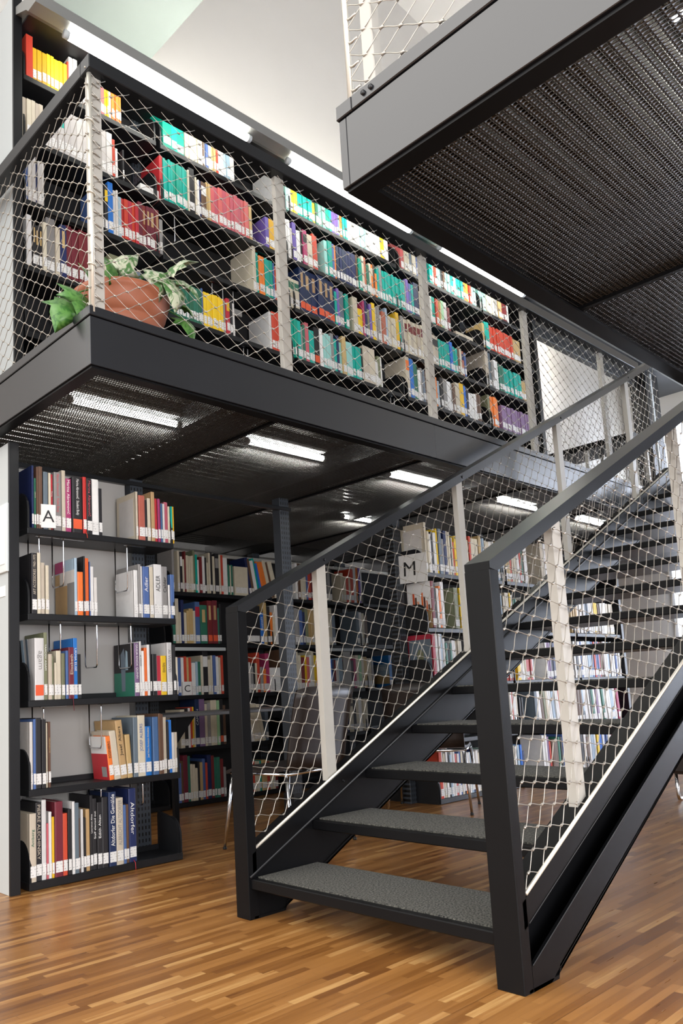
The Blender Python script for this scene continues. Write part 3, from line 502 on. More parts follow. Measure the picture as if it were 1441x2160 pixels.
# ------------------------------------------------------------------ gallery
GX, GY, ZB, ZT = 1.76, 3.105, 2.56, 2.85
XE = 12.55
def beam_frame(name, x0, x1, y0, y1, zb, zt, label, front, joints, side_y):
    """walkway: plated edge with a projecting top band, deck, ribs and perforated soffit panels.
    front: which y edge is the plated long edge ('lo' or 'hi')"""
    t = thing(name, (x0, y0 if front == 'lo' else y1, zb), label, 'walkway')
    yf = y0 if front == 'lo' else y1; s = 1 if front == 'lo' else -1
    def yb(a, b): return (min(yf+s*a, yf+s*b), max(yf+s*a, yf+s*b))
    a, b = yb(0, .03); mb = MB(); n = 0
    xs = [x0]+[j for j in joints if j > x0+1.2][1::2]+[x1]
    for xa, xb in zip(xs, xs[1:]): mb.bbox(xa+(.0015 if xa > x0 else 0), xb, a, b, zb, zt-.052, .002)
    mb.build('edge_plate', 'fascia', t)
    mb = MB(); a, b = yb(-.006, .06); mb.bbox(x0-.006, x1, a, b, zt-.048, zt, .003); mb.build('edge_band', 'fascia', t)
    mb = MB(); mb.bbox(x0, x0+.03, min(yf+s*.03, side_y), max(yf+s*.03, side_y), zb, zt-.052, .002); mb.build('end_plate', 'fascia', t)
    mb = MB(); mb.bbox(x0-.006, x0+.06, min(yf+s*.06, side_y), max(yf+s*.06, side_y), zt-.048, zt, .003); mb.build('end_band', 'fascia', t)
    mb = MB(); a, b = yb(.01, .075); mb.box(x0+.01, x1, a, b, zb-.012, zb-.002); mb.build('bottom_flange', 'steel', t)
    mb = MB(); mb.box(x0+.01, x0+.075, min(yf+s*.075, side_y), max(yf+s*.075, side_y), zb-.012, zb-.002); mb.build('bottom_flange', 'steel', t)
    a, b = yb(.035, abs(side_y-yf))
    MB().box(x0+.035, x1, a, b, zt-.07, zt-.02).build('deck_plate', 'dark', t)
    # trapezoidal deck ribs running along the walkway
    mb = MB(); y = a+.02; prof = []
    while y < b-.09:
        prof += [(y, zt-.075), (y+.012, zt-.125), (y+.040, zt-.125), (y+.052, zt-.075)]; y += .085
    mb.add([(x, yy, zz) for x in (x0+.04, x1) for yy, zz in prof], [(i, i+1, i+1+len(prof), i+len(prof)) for i in range(len(prof)-1)])
    mb.build('ribbed_deck', 'deck', t)
    xs = [x0+.035]+list(joints)+[x1]
    for xa, xb in zip(xs, xs[1:]):
        if xb-xa < .2: continue
        MB().add([(xa+.012, a, zb+.018), (xb-.012, a, zb+.018), (xb-.012, b, zb+.018), (xa+.012, b, zb+.018)], [(0,3,2,1)]).build('perforated_panel', 'perf', t)
        # upright strand edges of the expanded sheet
        fm = MB(); yy = a+.006; P_ = .0165/K; k0 = math.ceil(yy/P_)
        while k0*P_ < min(b, a+2.9)-.01:
            q = k0*P_; fm.add([(xa+.012, q, zb+.0185), (xb-.012, q, zb+.0185), (xb-.012, q+.0012, zb+.0235), (xa+.012, q+.0012, zb+.0235)], [(0,1,2,3)]); k0 += 1
        fm.build('sheet_strands', 'strand', t)
    for j in joints:
        MB().box(j-.011, j+.011, a, b, zb+.004, zb+.03).build('panel_joint', 'steel', t)
        MB().box(j-.34, j-.30, a, b, zb+.035, zt-.13).box(j-.03, j+.01, a, b, zb+.035, zt-.13).build('joist', 'fascia', t)
    return t

gal = beam_frame('gallery_walkway', GX, XE, GY, 7.1, ZB, ZT, 'black steel gallery walkway with perforated underside carrying the upper bookcase', 'lo', [3.02, 4.42, 5.80, 7.18, 8.56, 9.94, 11.3], 7.1)

SX, SY, SZB, SZT = 1.722, 1.478, 2.532, 2.812
sl = beam_frame('overhead_walkway', SX, 9.4, -1.6, SY, SZB, SZT, 'black steel walkway overhead, its near corner above the first steps', 'hi', [3.11, 4.48, 5.85, 7.2], -1.6)
# landing plate where the stairs arrive
MB().bbox(7.93, 9.4, SY+.0, GY, 2.76, 2.85, .003).build('landing_plate', 'fascia', gal)
# bolts on the near corner of the overhead walkway band
for dy in (.05, .08):
    MB().tube([(SX-.012, SY-.06-dy, SZT-.024), (SX-.004, SY-.06-dy, SZT-.024)], .008, 8).build('bolt', 'rail', sl)

def railing(t, axis, c, a0, a1, z0, ztop, posts, netpoly0, sgn):
    """posts, handrail and net in the plane axis=c"""
    pass
# gallery front railing
RZ = 4.142
MB().bbox(GX-.002, 7.93, GY-.035, GY+.05, RZ-.078, RZ, .004).build('handrail', 'rail', gal)
MB().bbox(GX-.002, GX+.085, GY+.05, 5.15, RZ-.078, RZ, .004).build('handrail', 'rail', gal)
for x in (GX+.055, 3.055, 4.46, 5.83, 7.20):
    MB().bbox(x-.036, x+.036, GY+.012, GY+.045, ZT-.045, RZ-.06, .003).build('railing_post', 'post', gal)
pz = MB().tube([(GX+.02, GY+.005, ZT-.03), (GX+.02, GY+.005, RZ-.07)], .0125, 10); pz.build('net_rod', 'bright', gal)
z = ZT+.06
while z < RZ-.1:
    hk = MB(); hk.tube([(GX+.02, GY+.004, z), (GX+.045, GY+.004, z-.006), (GX+.075, GY+.006, z-.012)], .0042, 5); z += .062; hk.build('net_hook', 'wire', gal)
for z in (3.05, 3.42, 3.80):
    rg = MB(); rg.tube([(GX+.02+.02*math.cos(k*math.pi/6), GY+.005-.02*math.sin(k*math.pi/6)*.8, z+.002*k) for k in range(0, 13)], .005, 5); rg.build('rod_ring', 'bright', gal)
net('cable_net', gal, (GX, GY, ZT), (1,0,0), (0,0,1), [(.03, .005), (6.15, .005), (6.15, RZ-ZT-.08), (.03, RZ-ZT-.08)], .0017)
net('cable_net', gal, (GX+.03, GY, ZT), (0,1,0), (0,0,1), [(.01, .005), (1.9, .005), (1.9, RZ-ZT-.08), (.01, RZ-ZT-.08)], .0017)
# overhead walkway railing on its end
RZ2 = SZT+1.29
MB().bbox(SX, SX+.085, -1.6, SY, RZ2-.078, RZ2, .004).build('handrail', 'rail', sl)
MB().bbox(SX+.085, 9.4, SY-.06, SY, RZ2-.078, RZ2, .004).build('handrail', 'rail', sl)
MB().bbox(SX+.03, SX+.07, SY-.13, SY-.085, SZT-.04, RZ2-.06, .003).build('railing_post', 'post', sl)
MB().bbox(SX+.03, SX+.07, SY-1.5, SY-1.455, SZT-.04, RZ2-.06, .003).build('railing_post', 'post', sl)
MB().tube([(SX+.03, SY-.03, SZT-.03), (SX+.03, SY-.03, RZ2-.07)], .0095, 10).build('net_rod', 'bright', sl)
z = SZT+.05
while z < RZ2-.1:
    hk = MB(); hk.tube([(SX+.028, SY-.03, z), (SX+.028, SY-.05, z-.008), (SX+.028, SY-.075, z-.006)], .0045, 5); z += .083; hk.build('net_hook', 'wire', sl)
net('cable_net', sl, (SX+.03, SY-.03, SZT), (0,-1,0), (0,0,1), [(.03, .01), (1.6, .01), (1.6, 1.2), (.03, 1.2)], .0019)

# ------------------------------------------------------------------ staircase
st = thing('staircase', (2.37, 2.2, 0), 'black steel open-tread staircase with carpeted steps and wire-net railings', 'staircase')
SL = .4937
def zt_(x, off): return off+SL*(x-2.426)
def rail_top(x): return 1.425+.4885*(x-2.37)
XT = 7.93
YL0, YL1, YR0, YR1 = 2.848, 2.941, 1.483, 1.586
GO, RI = .412, .2048
for nm, y0, y1, webin, inn in (('far', YL0, YL1, (YL0+.004, YL0+.02), YL0), ('near', YR0, YR1, (YR1-.02, YR1-.004), YR1)):
    s = MB()
    s.prism_xz([(2.40, zt_(2.40, .21)), (XT, zt_(XT, .21)), (XT, zt_(XT, .297)), (2.40, zt_(2.40, .297))], y0, y1)
    xb = 2.426+.056/SL
    s.prism_xz([(2.40, .0), (2.575, .0), (2.60, .012), (xb+.06, zt_(xb+.06, -.056)), (XT, zt_(XT, -.056)), (XT, zt_(XT, .22)), (2.40, zt_(2.40, .22))], *webin)
    s.prism_xz([(xb+.06, zt_(xb+.06, -.056)), (XT, zt_(XT, -.056)), (XT, zt_(XT, -.044)), (xb+.06, zt_(xb+.06, -.044)), (2.61, .028), (2.585, .012), (2.40, .012), (2.40, 0), (2.59, 0)], y0, y1)
    s.build('stringer', 'steel', st)
    iy = inn-.002 if nm == 'far' else inn+.002
    MB().tube([(2.38, iy, zt_(2.38, .207)), (XT, iy, zt_(XT, .207))], .006, 6).build('stringer_bead', 'rail', st)
    if nm == 'near':
        MB().tube([(2.43, YR0-.001, zt_(2.43, .212)), (XT, YR0-.001, zt_(XT, .212))], .0022, 5).build('stringer_bead', 'rail', st)
        MB().prism_xz([(2.425, .0), (2.54, .0), (2.575, .022), (XT, zt_(XT, -.056)), (XT, zt_(XT, .08)), (2.425, zt_(2.425, .08))], YR0, YR0+.012).build('outer_flange', 'steel', st)
        MB().tube([(2.43, YR0-.001, zt_(2.43, .08)), (XT, YR0-.001, zt_(XT, .08))], .0025, 5).build('stringer_bead', 'rail', st)
        MB().tube([(2.62, YR0+.002, zt_(2.62, -.055)), (XT, YR0+.002, zt_(XT, -.045))], .0022, 5).build('stringer_bead', 'rail', st)
    n0 = MB(); n0.bbox(2.370, 2.425, y0, y1, 0, 1.397, .0025)
    n0.prism_xz([(2.372, 1.395), (2.423, 1.395), (2.423, 1.44), (2.372, 1.424)], y0+.0025, y1-.0025); n0.build('newel_post', 'steel', st)
    xr = XT if nm == 'far' else 8.2
    h = MB(); h.prism_xz([(2.374, rail_top(2.374)-.002), (xr, rail_top(xr)), (xr, rail_top(xr)-.056), (2.42, rail_top(2.42)-.056), (2.374, 1.40)], y0, y1); h.build('handrail', 'rail', st)
    ym = (y0+y1)/2
    px = (2.98, 4.32, 5.745, 7.10) if nm == 'far' else (2.925, 4.28, 5.66, 7.03)
    for x in px:
        MB().prism_xz([(x-.034, zt_(x-.034, .295)), (x+.034, zt_(x+.034, .295)), (x+.034, rail_top(x+.034)-.05), (x-.034, rail_top(x-.034)-.05)], ym-.018, ym+.018).build('railing_post', 'post', st)
        MB().tube([(x, inn-(.003 if nm == 'far' else -.003), rail_top(x)-.028), (x, inn, rail_top(x)-.028)], .009, 10).build('bolt', 'steel', st)
        MB().tube([(x+.05, inn-(.003 if nm == 'far' else -.003), zt_(x+.05, .25)), (x+.05, inn, zt_(x+.05, .25))], .009, 10).build('bolt', 'steel', st)
    ys = inn+.012 if nm == 'far' else y0+.004
    MB().tube([(2.43, ys, zt_(2.43, .305)), (XT, ys, zt_(XT, .305))], .0075, 6).build('net_strip', 'bright', st)
    al = math.atan(SL); ca, sa = math.cos(al), math.sin(al)
    yn = YL1-.018 if nm == 'far' else YR0+.010
    U_, W_ = (ca, 0, sa), (-sa, 0, ca); P0 = (2.426, yn, .297)
    def uw(x, z): return ((x-P0[0])*ca+(z-P0[2])*sa, -(x-P0[0])*sa+(z-P0[2])*ca)
    poly = [uw(2.44, zt_(2.44, .275)), uw(XT, zt_(XT, .275)), uw(XT, rail_top(XT)-.06), uw(2.44, rail_top(2.44)-.06)]
    net('cable_net', st, P0, U_, W_, poly, .0018)
for k in range(14):
    xf, z1 = 2.383+GO*k, .178+RI*k
    if k == 13: continue
    tr = MB().bbox(xf, xf+.424, YR1-.005, YL0+.006, z1-.045, z1, .004); trd = tr.build('tread', 'steel', st)
    MB().box(xf+.035, xf+.418, YR1+.012, YL0-.012, z1-.002, z1+.006).build('tread_carpet', 'carpet', trd)

# ------------------------------------------------------------------ bookcases
LEVL = [.045, .540, 1.030, 1.522, 2.022]
def round_plate(mb, x, y0, y1, z0, h, th=.012):
    """shelf end plate, its upper outer corner rounded towards the front"""
    pts = [(y1, z0), (y1, z0+h)]
    for k in range(7):
        a = math.pi/2*k/6; pts.append((y0+.10-.10*math.sin(a)+0, z0+h-.12+.12*math.cos(a)))
    pts.append((y0+.0, z0))
    mb.prism_yz(pts, x-th/2, x+th/2)

def bookcase(name, bays, yf, z0, levels, label, top_z, backing=None, endpanel=(), base=True, depth=.34, plates=True, edges='shelf'):
    t = thing(name, (bays[0][0], yf, z0), label, 'bookcase')
    yb = yf+.02+depth-.10
    for i, (xa, xb) in enumerate(bays):
        for z in levels:
            s = MB(); s.bbox(xa, xb, yf, yf+depth-.08, z-.038 if z > z0+.1 else z0+.002, z, .003)
            s.box(xa, xb, yf+depth-.1, yf+depth-.085, z, z+.03); sh = s.build('shelf', edges, t)
            if plates:
                for x in (xa+.008, xb-.008):
                    e = MB(); round_plate(e, x, yf+.005, yf+depth-.08, z-.03 if z > z0+.1 else z0+.01, .25 if z < levels[-1] or True else .25); e.build('end_plate', 'shelf', sh)
        if backing:
            MB().box(xa-.03, xb+.03, yf+depth-.06, yf+depth-.05, z0+.05, top_z-.02).build('back_panel_or_shade', backing, t)  # added sheet; the dark one stands in for shade behind the books
    posts = sorted(set([round(b[0]-.035, 3) for b in bays]+[round(bays[-1][1]+.035, 3)]))
    return t, posts

def upright(t, x, y0, z0, z1, w=.10):
    u = MB().bbox(x-w/2, x+w/2, y0, y0+.09, z0, z1, .003).build('upright', 'slotted', t); return u

# lower front bookcase, one bay beside the white end panel
b1, _ = bookcase('bookcase', [(1.965, 2.985)], 4.217, 0, LEVL, 'black steel bookcase by the white end panel, its lowest shelf on the floor', 2.5, None, depth=.34)
MB().bbox(1.90, 2.795, 4.50, 4.51, .05, 2.478, .002).build('back_panel_or_shade', 'backing', b1)
MB().bbox(1.852, 1.907, 4.217, 5.10, 0, 2.506, .002).build('end_panel', 'panelw', b1)
MB().bbox(1.8505, 1.9085, 4.205, 4.222, 0, 2.507, .001).build('panel_edge', 'shelf', b1)
for x in (2.85,): upright(b1, x+.02, 4.47, 0, 2.5)
MB().bbox(1.93, 2.0, 4.47, 4.56, 0, 2.5, .002).build('upright', 'shelf', b1)
bb = MB().bbox(1.93, 4.32, 4.462, 4.50, 2.452, 2.482, .003); bb.build('top_rail', 'rail', b1)
bk = MB(); bk.prism_yz([(4.24, .045), (4.24, .19), (4.265, .235), (4.31, .255), (4.46, .285), (4.46, .045)], 2.962, 2.978); bk.build('bracket', 'shelf', b1)
# free column and its base
fc = thing('slotted_column', (4.25, 4.5, 0), 'slotted dark steel column standing alone between the bookcases under the gallery', 'column')
MB().bbox(4.20, 4.30, 4.47, 4.56, .0, 2.555, .003).build('shaft', 'slotted', fc)
MB().bbox(4.16, 4.34, 4.40, 4.62, 0, .03, .003).box(4.19, 4.31, 4.46, 4.57, .03, .25).build('base_plate', 'shelf', fc)

def wire_support(t, x, zt, drop=.26):
    m = MB(); y0, y1 = 4.25, 4.395
    m.tube([(x+.0, y0-.0, zt), (x, y0, zt-.02), (x, y0, zt-drop+.02), (x, y0+.012, zt-drop), (x, y1-.012, zt-drop), (x, y1, zt-drop+.02), (x, y1, zt)], .0042, 6)
    m.box(x-.02, x+.14, y0-.005, y0+.01, zt-.004, zt+.004)
    return m.build('wire_book_support', 'chrome', t)
for x, z, d in ((2.05, 1.985, .14), (2.205, 1.985, .285), (2.645, 1.985, .29), (2.42, 1.485, .27), (2.18, 1.485, .18), (2.66, 1.485, .275), (2.44, .993, .262), (2.07, .993, .16), (2.43, .505, .14), (2.72, .505, .14)):
    wire_support(b1, x, z, d)

# long lower bookcase behind the treads (M), three bays
bays = [(5.69, 7.0), (7.04, 8.36), (8.40, 9.47)]
b2, _ = bookcase('bookcase', bays, 4.217, 0, LEVL, 'long black bookcase seen behind the open treads, its end panel by the curtain', 2.5, 'dark')
for x in (5.65, 7.02, 8.38): upright(b2, x, 4.47, 0, 2.55)
MB().bbox(5.6, 9.47, 4.462, 4.50, 2.452, 2.482, .003).build('top_rail', 'rail', b2)
MB().bbox(9.47, 9.53, 4.205, 5.0, 0, 2.506, .002).build('end_panel', 'shelf', b2)
MB().bbox(9.531, 9.536, 4.21, 5.0, 0.01, 2.50, .001).build('panel_edge', 'panelw', b2)
MB().box(5.68, 5.70, 4.23, 5.0, 0, .30).build('kick_plate', 'shelf', b2)
# rear bookcase under the back of the gallery
bays = [(2.6, 4.23), (4.30, 5.60), (5.68, 7.0), (7.06, 8.36)]
b3, _ = bookcase('bookcase', bays, 6.145, 0, LEVL, 'black bookcase deepest under the gallery, behind the study table and chair', 2.5, 'dark')
for x in (4.265, 5.64, 7.03, 8.40): upright(b3, x, 6.42, 0, 2.55)
MB().bbox(2.6, 8.4, 6.34, 6.37, 2.44, 2.465, .003).bbox(2.6, 8.4, 6.40, 6.43, 2.47, 2.49, .003).build('top_rail', 'bright', b3)
MB().box(4.31, 4.93, 6.130, 6.142, 1.455, 1.487).build('shelf_strip', 'panelw', b3)
MB().box(6.35, 7.05, 6.130, 6.142, 1.455, 1.487).build('shelf_strip', 'panelw', b3)
MB().bbox(6.64, 6.76, 6.13, 6.145, 1.03, 1.45, .002).build('divider', 'backing', b3)

# upper bookcase on the gallery
UL = [3.22, 3.645, 4.07, 4.49, 4.91]
bays = [(1.955, 2.94), (2.975, 4.20), (4.24, 5.60), (5.64, 7.0), (7.03, 8.0)]
b4, _ = bookcase('bookcase', bays, 4.217, 2.87, UL, 'long black bookcase up on the gallery behind the wire net', 5.25, 'dark', plates=True)
MB().bbox(1.885, 1.94, 4.217, 5.12, 2.87, 5.42, .002).build('end_panel', 'panelw', b4)
MB().bbox(1.884, 1.941, 4.205, 4.222, 2.87, 5.42, .001).build('panel_edge', 'shelf', b4)
MB().bbox(8.02, 8.09, 4.205, 4.75, 2.87, 5.30, .002).build('end_panel', 'shelf', b4)
for x in (2.955, 4.22, 5.62, 7.015): upright(b4, x, 4.47, 2.87, 5.28)
MB().bbox(8.09, 11.2, 4.30, 4.36, 5.02, 5.14, .003).build('top_rail', 'shelf', b4)
for x, z in ((2.13, 4.052), (2.24, 4.052), (2.40, 4.052), (2.20, 3.627), (3.42, 4.052), (3.52, 4.052), (3.62, 4.052), (3.70, 3.627), (3.74, 3.627), (5.42, 3.627), (5.47, 3.627), (3.1, 4.46), (3.86, 4.46)):
    wire_support(b4, x, z-.02, .22)
MB().bbox(2.15, 2.93, 4.44, 4.455, 3.66, 3.98, .002).build('back_panel_or_shade', 'backing', b4)
MB().bbox(3.0, 3.85, 4.42, 4.435, 3.95, 4.0, .002).build('back_rail', 'backing', b4)
# far bookcase edge beyond the opening
b5 = thing('bookcase', (10.7, 4.2, 2.87), 'black bookcase edge and pale strip beyond the white gap on the gallery', 'bookcase')
MB().bbox(11.02, 11.14, 4.2, 4.42, 2.87, 5.3, .003).build('end_panel', 'shelf', b5)
MB().bbox(11.17, 11.22, 4.19, 4.42, 2.87, 5.3, .003).build('panel_edge', 'panelw', b5)
MB().bbox(11.25, 11.45, 4.2, 4.42, 2.87, 5.3, .003).build('upright', 'shelf', b5)

# canopy light over the upper bookcase
cl = thing('light_canopy', (1.9, 4.0, 5.1), 'long grey aluminium light canopy running above the gallery bookcase', 'light fixture')
cc = MB(); prof = [(3.93, 5.16), (3.93, 5.235), (3.955, 5.245), (4.42, 5.40), (4.42, 5.385), (4.06, 5.20), (4.03, 5.168), (3.95, 5.163)]
cc.prism_yz(prof, 1.90, 12.3); cc.build('housing', 'reflector', cl)
MB().box(1.94, 12.3, 4.09, 4.60, 5.222, 5.236).build('shelf_cover', 'shelf', cl)
for xa, xb in ((2.12, 3.64), (4.015, 5.57), (5.98, 7.50)):
    MB().tube([(xa+.03, 4.0, 5.125), (xb-.03, 4.0, 5.125)], .026, 12).build('fluorescent_tube', 'tube2', cl)
    MB().tube([(xa, 4.0, 5.125), (xa+.03, 4.0, 5.125)], .027, 12).build('tube_cap', 'panelw', cl)
    MB().tube([(xb-.03, 4.0, 5.125), (xb, 4.0, 5.125)], .027, 12).build('tube_cap', 'panelw', cl)
for xa, xb in ((2.9, 4.4), (4.6, 6.1), (6.3, 7.8), (8.6, 10.1)):  # unseen tubes added on the canopy to brighten the wall above it
    MB().tube([(xa, 4.60, 5.46), (xb, 4.60, 5.46)], .022, 10).build('added_uplight', 'tube3', cl)

# tube lights behind the perforated undersides
def ceiling_tube(xa, xb, y, z, label):
    t = thing('tube_light', ((xa+xb)/2, y, z), label, 'lamp', 'tube lights behind the perforated gallery underside' if y > 2 else None)
    MB().tube([(xa+.02, y, z), (xb-.02, y, z)], .020, 12).build('fluorescent_tube', 'tube', t)
    MB().tube([(xa, y, z), (xa+.02, y, z)], .021, 12).build('tube_cap', 'panelw', t)
    MB().tube([(xb-.02, y, z), (xb, y, z)], .021, 12).build('tube_cap', 'panelw', t)
    MB().bbox(xa, xb, y-.035, y+.035, z+.04, z+.06, .002).build('housing', 'panelw', t)
for i, (xa, wd) in enumerate(((1.96, 'over the end-panel bookcase'), (3.21, 'second along from the end panel'), (4.62, 'third along, cut by the stair handrail'), (6.08, 'fourth along, seen through the stair net'), (7.5, 'fifth along, seen low through the stair net'))):
    ceiling_tube(xa, xa+.72, 3.70, 2.625, 'short white tube light behind the gallery underside, '+wd)
ceiling_tube(5.38, 5.83, 4.88, 2.625, 'dim short tube light deeper under the gallery, above the M sign')
ceiling_tube(1.99, 2.71, .57, 2.60, 'white tube light glowing through the overhead walkway panel')

# ------------------------------------------------------------------ signs
def sign(name, letter, label, corners, parent_thing=None, tilt=0):
    c = [Vector(p) for p in corners]   # bl, br, tr, tl
    t = thing(name, tuple(c[0]), label, 'sign')
    nrm = (c[1]-c[0]).cross(c[3]-c[0]).normalized()*.004
    m = MB(); m.add([*c, *[p-nrm for p in c]], [(0,1,2,3),(7,6,5,4),(0,4,5,1),(1,5,6,2),(2,6,7,3),(3,7,4,0)]); m.build('card', 'paper', t)
    ctr = sum(c, Vector())/4+nrm*.4; ux = (c[1]-c[0]).normalized(); uy = (c[3]-c[0]).normalized(); n = ux.cross(uy).normalized(); uy = n.cross(ux).normalized()
    rot = Matrix((ux, uy, n)).transposed()
    h = (c[3]-c[0]).length
    text_mesh('letter', letter, h*.5, h*.5, t, tuple(ctr), rot, 'ink')
sign('letter_sign', 'M', 'white card sign with the letter M on the end of the long bookcase', [(5.655, 4.535, 1.945), (5.655, 4.165, 1.93), (5.655, 4.16, 2.19), (5.655, 4.545, 2.20)])
sign('letter_sign', 'A', 'white card sign with the letter A in front of tan books', [(2.050, 4.222, 2.03), (2.135, 4.205, 2.03), (2.135, 4.205, 2.17), (2.050, 4.222, 2.17)])
sign('letter_sign', 'C', 'small cream card sign with the letter C on the rear bookcase', [(4.39, 6.125, 1.032), (4.49, 6.12, 1.032), (4.49, 6.12, 1.16), (4.39, 6.125, 1.16)])
hd = thing('paper_holder', (1.846, 4.27, 1.75), 'clear acrylic holder with a printed sheet on the white end panel', 'holder')
MB().bbox(1.838, 1.853, 4.215, 4.52, 1.755, 2.15, .002).build('holder_body', 'clear', hd)
MB().box(1.835, 1.8385, 4.24, 4.50, 1.80, 2.12).build('sheet', 'paper', hd)
tag(MB().box(1.848, 1.853, 4.26, 4.45, 1.62, 1.68).build('note', 'paper'), 'small white paper note stuck low on the white end panel', 'note')

# ------------------------------------------------------------------ study table and chairs
tb = thing('study_table', (4.3, 5.3, 0), 'grey-topped study table standing in front of the rear bookcase', 'table')
MB().bbox(3.38, 5.5, 4.98, 5.75, .862, .888, .004).build('table_top', 'tabletop', tb)
for x in (3.52, 5.36):
    for y in (5.05, 5.68): MB().bbox(x-.02, x+.02, y-.02, y+.02, 0, .862, .003).build('leg', 'steel', tb)
MB().prism_xz([(3.54, .862), (3.72, .862), (3.54, .66)], 5.04, 5.06).build('gusset', 'steel', tb)
dk = thing('desk', (9.1, 4.2, 2.87), 'black desk edge with white legs on the far gallery landing', 'desk')
MB().bbox(8.98, 9.5, 3.62, 4.72, 3.72, 3.79, .004).build('desk_top', 'steel', dk)
for x, y in ((9.03, 4.2), (9.44, 4.2), (9.03, 3.68), (9.44, 3.68)): MB().bbox(x-.02, x+.02, y-.02, y+.02, 2.87, 3.72, .003).build('leg', 'post', dk)

def chair(pos, ang, label, seatz=.53, foot='leg'):
    ca, sa = math.cos(ang), math.sin(ang)
    def P(u, v, z): return (pos[0]+u*ca-v*sa, pos[1]+u*sa+v*ca, z)   # u across, v towards the front
    t = thing('chair', (pos[0], pos[1], 0), label, 'chair')
    w, d = .30, .50
    rows = []; s = MB(); n = 8
    # seat: shallow curved shell with thickness
    vs = []
    for k in range(n+1):
        v = d*k/n; z = seatz+.02*((k/n-.5)**2)*4-.012+(-.03 if k == n else 0)
        for u in (-w, w):
            vs += [P(u, v, z), P(u, v, z-.022)]
    fs = []
    for k in range(n):
        o = k*4; fs += [(o, o+2, o+6, o+4), (o+1, o+5, o+7, o+3), (o, o+4, o+5, o+1), (o+2, o+3, o+7, o+6)]
    fs += [(0, 1, 3, 2), (n*4, n*4+2, n*4+3, n*4+1)]
    s.add(vs, fs, 0, False); s.build('seat', 'leather', t)
    # backrest: a wide plate rising behind the seat, slightly raked and curved
    b = MB(); vs = []; nz = 7; nu = 6
    for side in (0, 1):
        for i in range(nz+1):
            z = seatz-.01+.52*i/nz
            for j in range(nu+1):
                uu = -w-.01+(2*w+.02)*j/nu
                vv = -.03-.11*(i/nz)**1.3-.035*(1-(2*j/nu-1)**2)-.02*side
                if i == nz: z2 = z-(.02 if j in (0, nu) else 0)
                else: z2 = z
                vs.append(P(uu, vv, z2))
    N1 = (nz+1)*(nu+1); fs = []
    for i in range(nz):
        for j in range(nu):
            a = i*(nu+1)+j; fs.append((a, a+1, a+nu+2, a+nu+1)); a += N1; fs.append((a, a+nu+1, a+nu+2, a+1))
    for i in range(nz):
        for j in (0, nu):
            a = i*(nu+1)+j; fs.append((a, a+nu+1, a+nu+1+N1, a+N1))
    for j in range(nu):
        a = nz*(nu+1)+j; fs.append((a, a+1, a+1+N1, a+N1)); a = j; fs.append((a, a+N1, a+1+N1, a+1))
    b.add(vs, fs, 0, True); b.build('backrest', 'leather', t)
    MB().tube([P(-w-.005, -.025, seatz-.035), P(w+.005, -.025, seatz-.035)], .012, 8).build('rear_bar', 'chrome', t)
    MB().tube([P(-w-.005, -.025, seatz-.035), P(-w-.005, d-.05, seatz-.035)], .010, 8).tube([P(w+.005, -.025, seatz-.035), P(w+.005, d-.05, seatz-.035)], .010, 8).build('side_bar', 'chrome', t)
    for u, v, du, dv in ((-w, -.02, -.03, -.06), (w, -.02, .03, -.06), (-w, d-.06, -.03, .07), (w, d-.06, .03, .07)):
        lg = MB().tube([P(u, v, seatz-.035), P(u+du, v+dv, .012)], [.0125, .011], 8).build('leg', 'chrome', t)
        MB().tube([P(u+du, v+dv, .014), P(u+du, v+dv, 0)], .013, 8).build('foot_cap', 'ink', lg)
chair((3.75, 3.80), math.radians(8), 'dark leather chair with chrome legs drawn up towards the study table')
chair((5.28, 4.02), math.radians(-62), 'dark chair with chrome legs seen beneath the staircase stringer')
ar = thing('armchair', (7.1, 2.45, 0), 'low black armchair on a chrome sled frame beyond the near stringer', 'armchair')
MB().bbox(6.74, 7.46, 2.10, 2.74, .215, .50, .03).build('seat', 'leather', ar)
MB().bbox(7.30, 7.48, 2.10, 2.74, .50, .98, .03).build('backrest', 'leather', ar)
for y in (2.14, 2.70):
    MB().tube([(6.80, y, .22), (6.80, y, .05), (6.815, y, .018), (6.86, y, .012), (7.36, y, .012), (7.40, y, .03), (7.41, y, .22)], .014, 8).build('sled_leg', 'chrome', ar)

